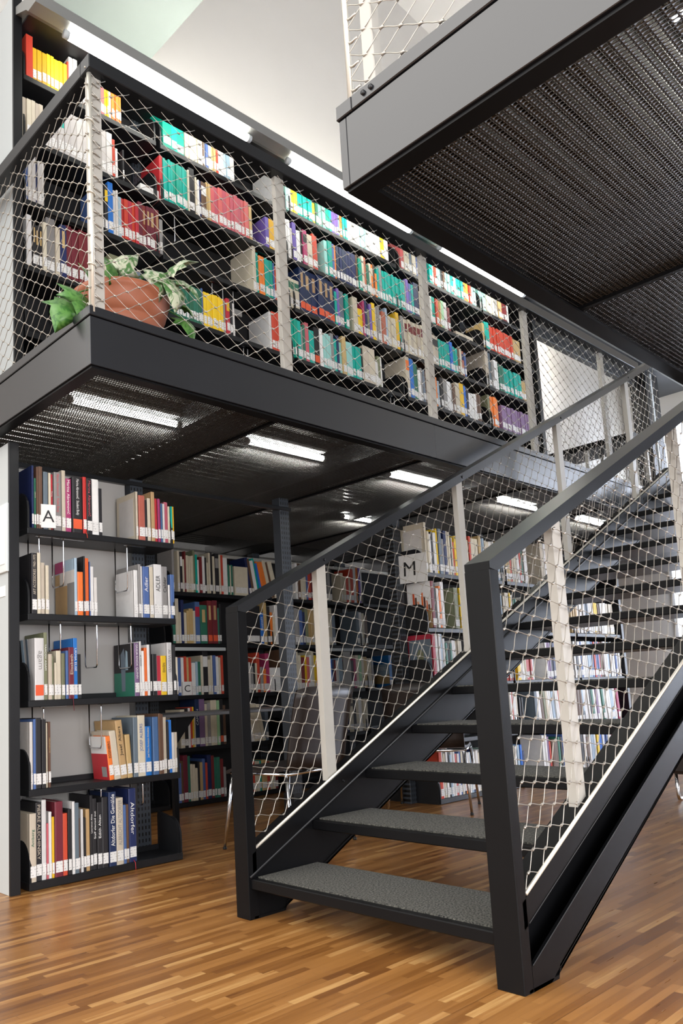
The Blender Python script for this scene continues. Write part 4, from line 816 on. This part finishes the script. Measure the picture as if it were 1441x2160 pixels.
# ------------------------------------------------------------------ potted plant
pc = (2.11, 3.40)
pl = thing('potted_ivy', (pc[0], pc[1], ZT), 'variegated ivy in a wide terracotta pot on the gallery corner', 'plant')
MB().lathe(pc, [(.0, ZT+.004), (.13, ZT+.004), (.175, ZT+.02), (.205, ZT+.06), (.212, ZT+.09), (.206, ZT+.105), (.214, ZT+.11), (.236, ZT+.145), (.247, ZT+.185), (.252, ZT+.215), (.259, ZT+.22), (.261, ZT+.245), (.254, ZT+.252), (.240, ZT+.248), (.232, ZT+.22), (.2, ZT+.17), (0, ZT+.16)], 56).build('pot', 'terra', pl)
MB().lathe(pc, [(0, ZT+.225), (.15, ZT+.22), (.234, ZT+.212)], 32).build('soil', 'soil', pl)
def leaf(c, size, rx, ry, rz, m_, stem_from=(2.11, 3.40, ZT+.22)):
    # five-lobed ivy outline, cupped along the midrib
    out = [(0, 0), (.16, -.10), (.42, -.16), (.36, .06), (.62, .22), (.34, .34), (.30, .56), (.0, 1.0)]
    pts = out+[(-x, y) for x, y in out[-2:0:-1]]
    R = Euler((rx, ry, rz)).to_matrix(); vs = []; n = len(pts)
    def q(x, y, dz): 
        z = -.35*abs(x)**1.3+.10*math.sin(y*3)+dz-.22*y*y
        return Vector(c)+R @ Vector((x*size, y*size, z*size))
    ring = [q(x, y, 0) for x, y in pts]; mid = [q(x*.5, .30+(y-.30)*.5, .04) for x, y in pts]; ctr = q(0, .3, .0)
    vs = ring+mid+[ctr]; fs = [(i, (i+1) % n, n+(i+1) % n, n+i) for i in range(n)]+[(n+i, n+(i+1) % n, 2*n) for i in range(n)]
    nv = len(vs); back = [v-Vector((0, 0, .0025)) for v in vs]
    m = MB(); m.add(vs+back, fs+[tuple(reversed([i+nv for i in f])) for f in fs]+[(i, i+nv, (i+1) % n+nv, (i+1) % n) for i in range(n)], 0, True)
    lf = m.build('leaf', m_, pl)
    a = Vector(stem_from); b = q(0, 0, 0); md = (a+b)/2+Vector((0, 0, .07))
    MB().tube([a, a*.6+md*.4+Vector((0,0,.02)), md, b*.7+md*.3, b], .004, 5).build('leaf_stem', 'leaf', lf)
R_ = math.radians
leaf((2.25, 3.16, 3.20), .20, R_(42), R_(10), R_(-100), 'leafv')
leaf((2.28, 3.17, 3.17), .22, R_(-62), R_(-10), R_(185), 'leafv')
leaf((2.33, 3.17, 3.19), .17, R_(-40), R_(15), R_(215), 'leafv')
leaf((2.20, 3.18, 3.20), .17, R_(-75), R_(0), R_(165), 'leafv')
leaf((1.79, 3.26, 2.99), .24, R_(-72), R_(5), R_(200), 'leaf')
leaf((1.76, 3.30, 2.95), .20, R_(-66), R_(-20), R_(150), 'leaf')
leaf((2.37, 3.20, 3.00), .15, R_(-60), R_(10), R_(190), 'leaf')
leaf((2.38, 3.22, 3.09), .10, R_(-40), R_(10), R_(230), 'leaf')
leaf((1.98, 3.22, 3.10), .15, R_(75), R_(-20), R_(30), 'leaf')
leaf((2.06, 3.22, 3.10), .15, R_(65), R_(20), R_(-20), 'leaf')
leaf((2.00, 3.24, 3.17), .17, R_(70), R_(35), R_(-50), 'leafv')
leaf((1.95, 3.40, 3.12), .14, R_(70), R_(-30), R_(60), 'leaf')
leaf((2.20, 3.45, 3.12), .15, R_(60), R_(10), R_(-50), 'leaf')

# loose things on the gallery shelves and floor
tag(MB().bbox(2.70, 2.93, 4.24, 4.42, 4.912, 4.935, .002).build('magazine', 'backing'), 'grey flat magazine lying beside red books on the top gallery shelf', 'magazine')
tag(MB().bbox(2.82, 3.0, 4.25, 4.45, 4.492, 4.56, .002).build('paper_stack', 'paper'), 'white paper stack beside the red-ended teal set on the gallery', 'paper')
tag(MB().bbox(3.83, 3.99, 4.26, 4.45, 4.492, 4.53, .002).build('paper_stack', 'paper'), 'white paper stack beside the rose pink set on the gallery', 'paper')
for i, (xa, xb) in enumerate(((6.52, 6.58), (6.58, 6.64), (6.64, 6.70), (6.70, 6.79))):
    pass
tag(MB().bbox(6.53, 6.83, 4.24, 4.40, 4.492, 4.54, .002).build('lying_book', 'bk_c'), 'cream book lying flat in the gap of the second gallery shelf', 'book')
tag(MB().bbox(5.85, 6.02, 3.9, 4.1, 2.852, 2.93, .004).build('folder', 'bk_b'), 'blue folder lying on the gallery floor under the lowest shelf', 'folder')
tag(MB().bbox(6.35, 6.75, 3.9, 4.15, 2.852, 2.90, .004).build('paper_stack', 'paper'), 'white papers lying on the gallery floor under the lowest shelf', 'paper')
# ------------------------------------------------------------------ books
PHR = {'U': 'gallery bookcase', 'B': 'rear bookcase', 'M': 'long bookcase behind the treads', 'L': 'end-panel bookcase'}
SHELF = {'UA': 'top', 'UB': 'second', 'UC': 'third', 'UD': 'fourth', 'B1': 'top', 'B2': 'second', 'B3': 'third', 'B4': 'fourth', 'B5': 'lowest', 'M1': 'top', 'M2': 'second', 'M3': 'third', 'M4': 'fourth', 'M5': 'lowest',
         'L1': 'top', 'L2': 'second', 'L3': 'third', 'L4': 'fourth', 'L5': 'lowest'}
specs = []   # every book of the place
rb = random.Random(3)
for key, y, z, s in ROWS:
    idx = 0; prevx = None; row = []
    for tk in s.split(';'):
        p = tk.split(); x0, x1, c, n, h = float(p[0]), float(p[1]), p[2], int(p[3]), float(p[4]); opts = p[5:]
        ws = [1+rb.uniform(-.22, .22)*(n > 1) for _ in range(n)]; sw = sum(ws); x = x0
        for k in range(n):
            w = (x1-x0)*ws[k]/sw
            if x+w-.0015-x > .006:
                row.append(dict(key=key, x0=x+.0008, x1=x+w-.0008, y=y+rb.uniform(.006, .02), z=z+.001, h=h+(rb.uniform(-.006, .006) if n > 1 else 0), c=c, opts=opts, n=n, k=k))
            x += w
    for i, b in enumerate(row):
        b['i'] = i+1
        b['L'] = row[i-1] if i and b['x0']-row[i-1]['x1'] < .03 else None
        b['R'] = row[i+1] if i+1 < len(row) and row[i+1]['x0']-b['x1'] < .03 else None
    specs += row
row = []; lastkey = None; rows_l = {}
for ln in LEFT_BOOKS.strip().split('\n'):
    p = ln.split(';'); x0, x1 = float(p[2]), float(p[3])
    if x1-x0 < .008: continue
    b = dict(key='L'+p[0], x0=x0+.0006, x1=x1-.0006, y=4.217+rb.uniform(.004, .018), z=float(p[1])+.001, h=float(p[4]), c=p[5], tilt=float(p[6]), text=p[7], opts=[], left=True, n=1, k=0)
    rows_l.setdefault(p[0], []).append(b)
for r in rows_l.values():
    for i, b in enumerate(r):
        b['i'] = i+1; b['L'] = r[i-1] if i and b['x0']-r[i-1]['x1'] < .03 else None
        b['R'] = r[i+1] if i+1 < len(r) and r[i+1]['x0']-b['x1'] < .03 else None
    specs += r
def rank(b):
    cx = (b['x0']+b['x1'])/2; d2 = (cx*.67+b['y']*.74)**2
    occ = {'M': .45, 'B': .8}.get(b['key'][0], 1.)
    return -(b['x1']-b['x0'])*b['h']/d2*occ*(b['y']/cx if False else 1)*(3 if b.get('left') else 1)*(6 if any(o[0] == 'D' for o in b['opts']) else 1)
specs.sort(key=rank)
BIG = specs[:298]; REST = specs[298:]

def ordw(n): return '%d%s' % (n, 'th' if 10 <= n % 100 <= 20 else {1: 'st', 2: 'nd', 3: 'rd'}.get(n % 10, 'th'))
def cname(b): return PAL[b['c']][0]
def label_of(b, lv):
    sz = 'tall ' if b['h'] > .36 else ('short ' if b['h'] < .26 else '')
    w = b['x1']-b['x0']; sz += 'thick ' if w > .06 else ('thin ' if w < .022 else '')
    if len(sz) > 8: sz = sz.split()[0]+' '
    if b.get('tilt') or any(o[0] == 't' for o in b['opts']): sz = 'leaning '
    col = cname(b); wh = 'on the %s %s shelf' % (PHR[b['key'][0]], SHELF[b['key']])
    if b['key'][0] == 'M': wh = 'on %s shelf behind the treads' % SHELF[b['key']]
    let = ''
    tx = b.get('text') or ''
    if tx: let = ' lettered in %s' % {'w': 'white', 'c': 'cream', 'P': 'pink', 'x': 'black', 'g': 'grey', 'G': 'green', 'B': 'blue', 'Y': 'tan'}[tx.split('|')[1][0]]
    if lv == 0:
        l = cname(b['L']) if b['L'] else 'gap'; r = cname(b['R']) if b['R'] else 'gap'
        if l == r: return '%s%s book%s between two %s %s' % (sz, col, let, l+(' ones' if l != 'gap' else 's'), wh)
        return '%s%s book%s between %s and %s %s' % (sz, col, let, l, r, wh)
    if lv == 1: return '%s%s book%s, %s along %s' % (sz, col, let, ordw(b['i']), wh)
cnt = {}
for b in BIG: cnt.setdefault(label_of(b, 0), []).append(b)
for k_, v in cnt.items():
    for b in v: b['label'] = k_ if len(v) == 1 and b['n'] == 1 and len(k_.split()) < 17 else label_of(b, 1)
seen = set()
for b in BIG: assert b['label'] not in seen, b['label']; seen.add(b['label'])

TC = {'w': 'paper', 'c': 'bk_c', 'P': 'bk_p', 'x': 'ink', 'g': 'bk_g', 'G': 'bk_G', 'B': 'bk_B', 'Y': 'bk_Y'}
def parts_of(b):
    """list of (name, MB, material) of one upright book; spine towards -y"""
    x0, x1, y, z, h = b['x0'], b['x1'], b['y'], b['z'], b['h']; w = x1-x0; dp = min(h*.74, .25)
    for o in b['opts']:
        if o[0] == 'D': dp = min(float(o[1:])*.74, .27)
    zt = z+h; cv = MB(); out = []
    t = min(.005, w*.14)
    if b.get('left') or b['key'][0] == 'M' and w > .03:
        cv.box(x0, x0+t, y+.004, y+dp, z, zt).box(x1-t, x1, y+.004, y+dp, z, zt)
        sp = [(x0, y+.004), (x0+w*.18, y+.0008), (x1-w*.18, y+.0008), (x1, y+.004), (x1, y+.009), (x0, y+.009)]
        n = 6; cv.add([(a, c, z) for a, c in sp]+[(a, c, zt) for a, c in sp], [tuple(range(n-1, -1, -1)), tuple(range(n, 2*n))]+[(i, (i+1) % n, (i+1) % n+n, i+n) for i in range(n)])
        out.append(('cover', cv, 'bk_'+b['c']))
        out.append(('page_block', MB().box(x0+t+.0003, x1-t-.0003, y+.0095, y+dp-.006, z+.004, zt-.007), 'pages'))
    else:
        cv.bbox(x0, x1, y, y+dp, z, zt, min(.002, w*.15)); out.append(('cover', cv, 'bk_'+b['c']))
    if 'N' not in b['opts']:
        m = w*.08
        lz0 = z+.022+(hash_(b) % 3)*.003; lh = .060
        red = 'R' in b['opts'] or ('red' in b.get('text', ''))
        e = 'orange_label' if red else 'sticker'
        out.append(('spine_label', MB().box(x0+m, x1-m, y-.0012, y+.0006, lz0, lz0+lh), e))
    for o in b['opts']:
        if o[0:2] == 'b:': out.append(('title_band', MB().box(x0+w*(.28 if o[2:] == 'Y' else .06), x1-w*(.28 if o[2:] == 'Y' else .06), y-.0010, y+.0006, z+h*(.55 if o[2:] == 'Y' else .64), z+h*.88), 'bk_'+o[2:]))
    return out
ART = {
 'frame': [('bk_W', [(.12, .1), (.88, .1), (.88, .88), (.12, .88)])],
 'tan': [('bk_Y', [(0, 0), (1, 0), (1, .78), (0, .78)]), ('bk_W', [(0, .55), (.75, .55), (.75, .80), (0, .80)]), ('bk_g', [(0, 0), (.36, 0), (.36, .58), (0, .58)]), ('bk_P', [(.5, .8), (1, .8), (1, 1), (.5, 1)])],
 'field': [('bk_x', [(0, .45), (1, .45), (1, 1), (0, 1)]), ('bk_G', [(0, 0), (1, 0), (1, .45), (0, .45)]), ('bk_s', [(.45, .1), (.62, .1), (.66, .8), (.50, .92), (.42, .7)]), ('bk_l', [(.3, .5), (.42, .5), (.40, .88), (.32, .85)])],
 'redwhite': [('paper', [(0, .60), (1, .60), (1, 1), (0, 1)]), ('bk_r', [(0, 0), (1, 0), (1, .60), (0, .60)]), ('bk_g', [(.12, .07), (.42, .07), (.42, .30), (.12, .30)])],
 'swirl': [('bk_x', [(.55, 0), (1, 0), (1, 1), (.75, 1), (.62, .5)]), ('bk_l', [(.42, 0), (.55, 0), (.60, .5), (.74, 1), (.62, 1), (.46, .5)]), ('bk_s', [(.22, 0), (.32, 0), (.36, .5), (.48, 1), (.38, 1), (.26, .5)])],
 'sculpture': [('bk_x', [(.15, .05), (.85, .05), (.85, .62), (.15, .62)])]+[('bk_Y', [(.2+.12*i, .1+.09*((i*3) % 5)), (.28+.12*i, .08+.09*((i*3) % 5)), (.33+.1*i, .24+.08*((i*2) % 4)), (.22+.12*i, .22+.09*((i*3) % 4))]) for i in range(5)],
 'city': [('paper', [(0, 0), (1, 0), (1, 1), (0, 1)]), ('bk_Y', [(0, 0), (1, 0), (1, .34), (.7, .40), (.4, .36), (0, .42)])]+[('bk_o' if i % 2 else 'bk_k', [(.06+.09*i, .36), (.13+.09*i, .36), (.13+.09*i, .50+.09*((i*5) % 4)), (.06+.09*i, .50+.09*((i*5) % 4))]) for i in range(9)],
 'diamond': [('bk_s', [(.04, .0), (.96, .0), (.96, .90), (.04, .90)]), ('paper', [(.5, .88), (.18, .5), (.22, .5), (.5, .83)]), ('paper', [(.5, .88), (.82, .5), (.78, .5), (.5, .83)]), ('bk_e', [(.36, .45), (.64, .45), (.64, .62), (.56, .70), (.44, .70), (.36, .62)])],
 'landscape': [('bk_l', [(0, .18), (1, .18), (1, .72), (0, .72)]), ('bk_Y', [(0, .1), (1, .1), (1, .34), (.6, .42), (.3, .32), (0, .4)])],
}
def art_of(b):
    k, h = b['key'], round(b['h'], 3)
    for kk, hh, c, nm in (('L1', .317, 'c', 'frame'), ('L2', .345, 'l', 'tan'), ('L2', .30, 'w', 'sculpture'), ('L3', .33, 'V', 'field'), ('L4', .26, 'o', 'redwhite'), ('L3', .352, 'w', 'swirl')):
        if k == kk and c == b['c'] and abs(h-hh) < .0005 and (k != 'L2' or c != 'w' or b['i'] > 12): return ART[nm]
    if k == 'M2' and b['i'] == 1: return ART['city']
    if k == 'M3' and b['i'] == 1: return ART['diamond']
    if k == 'B3' and 'D.38' in b['opts']: return ART['landscape']
    if k == 'M1' and b['i'] == 1: return ART['frame']
    return []
def add_art(b, t, dp):
    x0, y, z, h = b['x0'], b['y'], b['z'], b['h']
    for i, (m_, pg) in enumerate(art_of(b)):
        m = MB(); x = x0-.0006-.0004*i; n = len(pg)
        m.add([(x, y+.004+f*(dp-.006), z+g*h) for f, g in pg]+[(x0+.0002, y+.004+f*(dp-.006), z+g*h) for f, g in pg], [tuple(range(n)), tuple(range(2*n-1, n-1, -1))]+[(j, j+n, (j+1) % n+n, (j+1) % n) for j in range(n)])
        m.build('cover_art', m_, t)
def hash_(b): return int(b['x0']*1000)
for b in BIG:
    grp = {'U': 'books in the gallery bookcase', 'B': 'books in the rear bookcase', 'M': 'books in the long lower bookcase', 'L': 'books in the end-panel bookcase'}[b['key'][0]]
    cx = (b['x0']+b['x1'])/2
    t = thing('book', (cx, b['y'], b['z']), b['label'], 'book', grp)
    for nm, mb, m_ in parts_of(b): mb.build(nm, m_, t)
    dpp = min(b['h']*.74, .25)
    for o in b['opts']:
        if o[0] == 'D': dpp = min(float(o[1:])*.74, .27)
    add_art(b, t, dpp)
    if b['key'] == 'B3' and 'D.38' in b['opts']: text_mesh('title_lettering', 'BOTERO', .17, .045, t, (b['x0']-.004, b['y']+.12, b['z']+.22), (math.pi/2, 0, -math.pi/2), 'paper')
    tx = b.get('text') or ''
    T = [o[2:] for o in b['opts'] if o[:2] == 'T:']
    if T: tx = T[0]+'|w'
    if tx:
        s, c = tx.split('|'); cc_ = c.split()[0][0]; w = b['x1']-b['x0']
        topdown = s.startswith(('Marina', 'YAACOV', 'agam', 'AI ', 'WEI', 'GIULIA', 'URMIA', 'ADLERX', 'PIERRE', 'Cézanne')) or 'big' in c
        rot = (math.pi/2, math.pi/2, 0) if topdown else (math.pi/2, -math.pi/2, 0)
        ln = (b['h']-.10)*(.92 if len(s) > 12 else .62 if len(s) > 7 else .42)
        up = .0 if 'big' in c else .01
        text_mesh('title_lettering', s, ln, w*.5, t, (cx, b['y']-.0008, b['z']+.09+(b['h']-.10)/2+up), rot, TC[cc_])
    rb_ = {('L5', 'n', .43): ('bk_r', .09), ('L3', 'm', .30): ('bk_m', .07), ('L1', 'r', .355): ('bk_r', .03), ('B1', 'G', .31): ('bk_r', .04)}.get((b['key'], b['c'], round(b['h'], 3)))
    if rb_: MB().tube([(cx, b['y']-.001, b['z']+.012), (cx+.002, 4.211 if b['key'][0] == 'L' else 6.14, b['z']-.004), (cx+.004, 4.207 if b['key'][0] == 'L' else 6.135, b['z']-rb_[1])], .0022, 4).build('ribbon', rb_[0], t)
    tl = b.get('tilt', 0) or sum(float(o[1:]) for o in b['opts'] if o[0] == 't' and o[1:].lstrip('-').isdigit())
    if tl: t.rotation_euler = (0, math.radians(tl), 0)
# all further small volumes as one mass
mats = []; mi = {}
sm = MB()
for b in REST:
    tl = sum(float(o[1:]) for o in b['opts'] if o[0] == 't' and o[1:].lstrip('-').isdigit()); c0 = Vector(((b['x0']+b['x1'])/2, b['y'], b['z'])); RR = Matrix.Rotation(math.radians(tl), 3, 'Y')
    for nm, mb, m_ in parts_of(b):
        if m_ not in mi: mi[m_] = len(mats); mats.append(m_)
        vs = [RR @ (Vector(v)-c0)+c0 for v in mb.v] if tl else mb.v
        sm.add(vs, mb.f, mi[m_])
so = sm.build('books', mats)
tag(so, 'the many further small coloured volumes filling the black bookcases', 'books', None, 'stuff')

# ------------------------------------------------------------------ daylight and camera
def area(name, loc, rot, sx, sy, power, col):
    l = bpy.data.lights.new(name, 'AREA'); l.shape = 'RECTANGLE'; l.size = sx*K; l.size_y = sy*K; l.energy = power; l.color = col
    o = bpy.data.objects.new(name, l); o.location = [c*K for c in loc]; o.rotation_euler = rot; COL.objects.link(o); return o
# daylight outside the tall window behind the curtain
area('window_daylight', (13.2, .9, 2.7), (0, math.radians(90), 0), 5.0, 7.6, 1250, (.86, .92, 1.))
# added fill lights for daylight from unseen windows beside and behind the viewer
area('hall_daylight_fill', (-3.5, .2, 3.6), (0, math.radians(-90), 0), 5, 4.5, 130, (.95, .97, 1.))
area('hall_daylight_fill', (.8, -3.8, 2.3), (math.radians(90), 0, math.radians(-12)), 6, 3.6, 400, (.98, .97, 1.))

w = bpy.data.worlds.new('hall_ambience'); bpy.context.scene.world = w; w.use_nodes = True
nt = w.node_tree; bg = nt.nodes['Background']; tc = nt.nodes.new('ShaderNodeTexCoord')
def lobe(d):
    vm_ = nt.nodes.new('ShaderNodeVectorMath'); vm_.operation = 'DOT_PRODUCT'; v = Vector(d).normalized(); vm_.inputs[1].default_value = v
    nt.links.new(tc.outputs['Generated'], vm_.inputs[0]); return math_(nt, 'MAXIMUM', vm_.outputs['Value'], 0.)
a_ = math_(nt, 'MULTIPLY', math_(nt, 'POWER', lobe((-.66, .30, .69)), 4.0), 4.2)     # pale vault and windows high on the near side
b_ = math_(nt, 'MULTIPLY', math_(nt, 'POWER', lobe((.985, -.10, .10)), 9.0), 2.2)       # daylight from the far windows
sm_ = math_(nt, 'ADD', math_(nt, 'ADD', a_, b_), .21)
cw = nt.nodes.new('ShaderNodeMix'); cw.data_type = 'RGBA'; cw.inputs[6].default_value = (1., .965, .92, 1); cw.inputs[7].default_value = (.84, .92, 1., 1)
nt.links.new(math_(nt, 'MINIMUM', b_, 1.), cw.inputs[0]); nt.links.new(cw.outputs[2], bg.inputs['Color']); nt.links.new(sm_, bg.inputs['Strength'])

cam = bpy.data.cameras.new('camera'); co = bpy.data.objects.new('camera', cam); COL.objects.link(co)
cam.sensor_fit = 'VERTICAL'; cam.sensor_height = 24; cam.sensor_width = 16.01
cam.lens = 1663.5/2160*24
cam.shift_x = (720.5-566.1)/2160; cam.shift_y = (1244.3-1080)/2160
yw, pt, rl = math.radians(-42.09), math.radians(7.58), math.radians(-2.65)
fw = Vector((-math.sin(yw)*math.cos(pt), math.cos(yw)*math.cos(pt), math.sin(pt))); rt = Vector((math.cos(yw), math.sin(yw), 0)); up = rt.cross(fw)
r2 = rt*math.cos(rl)+up*math.sin(rl); u2 = -rt*math.sin(rl)+up*math.cos(rl)
co.matrix_world = Matrix(((r2.x, u2.x, -fw.x, 0), (r2.y, u2.y, -fw.y, 0), (r2.z, u2.z, -fw.z, 1.0*K), (0, 0, 0, 1)))
cam.clip_start = .02
sc = bpy.context.scene; sc.camera = co
sc.view_settings.view_transform = 'Standard'; sc.view_settings.look = 'None'; sc.view_settings.exposure = 0.0; sc.view_settings.gamma = 1
sc.cycles.transparent_max_bounces = 24
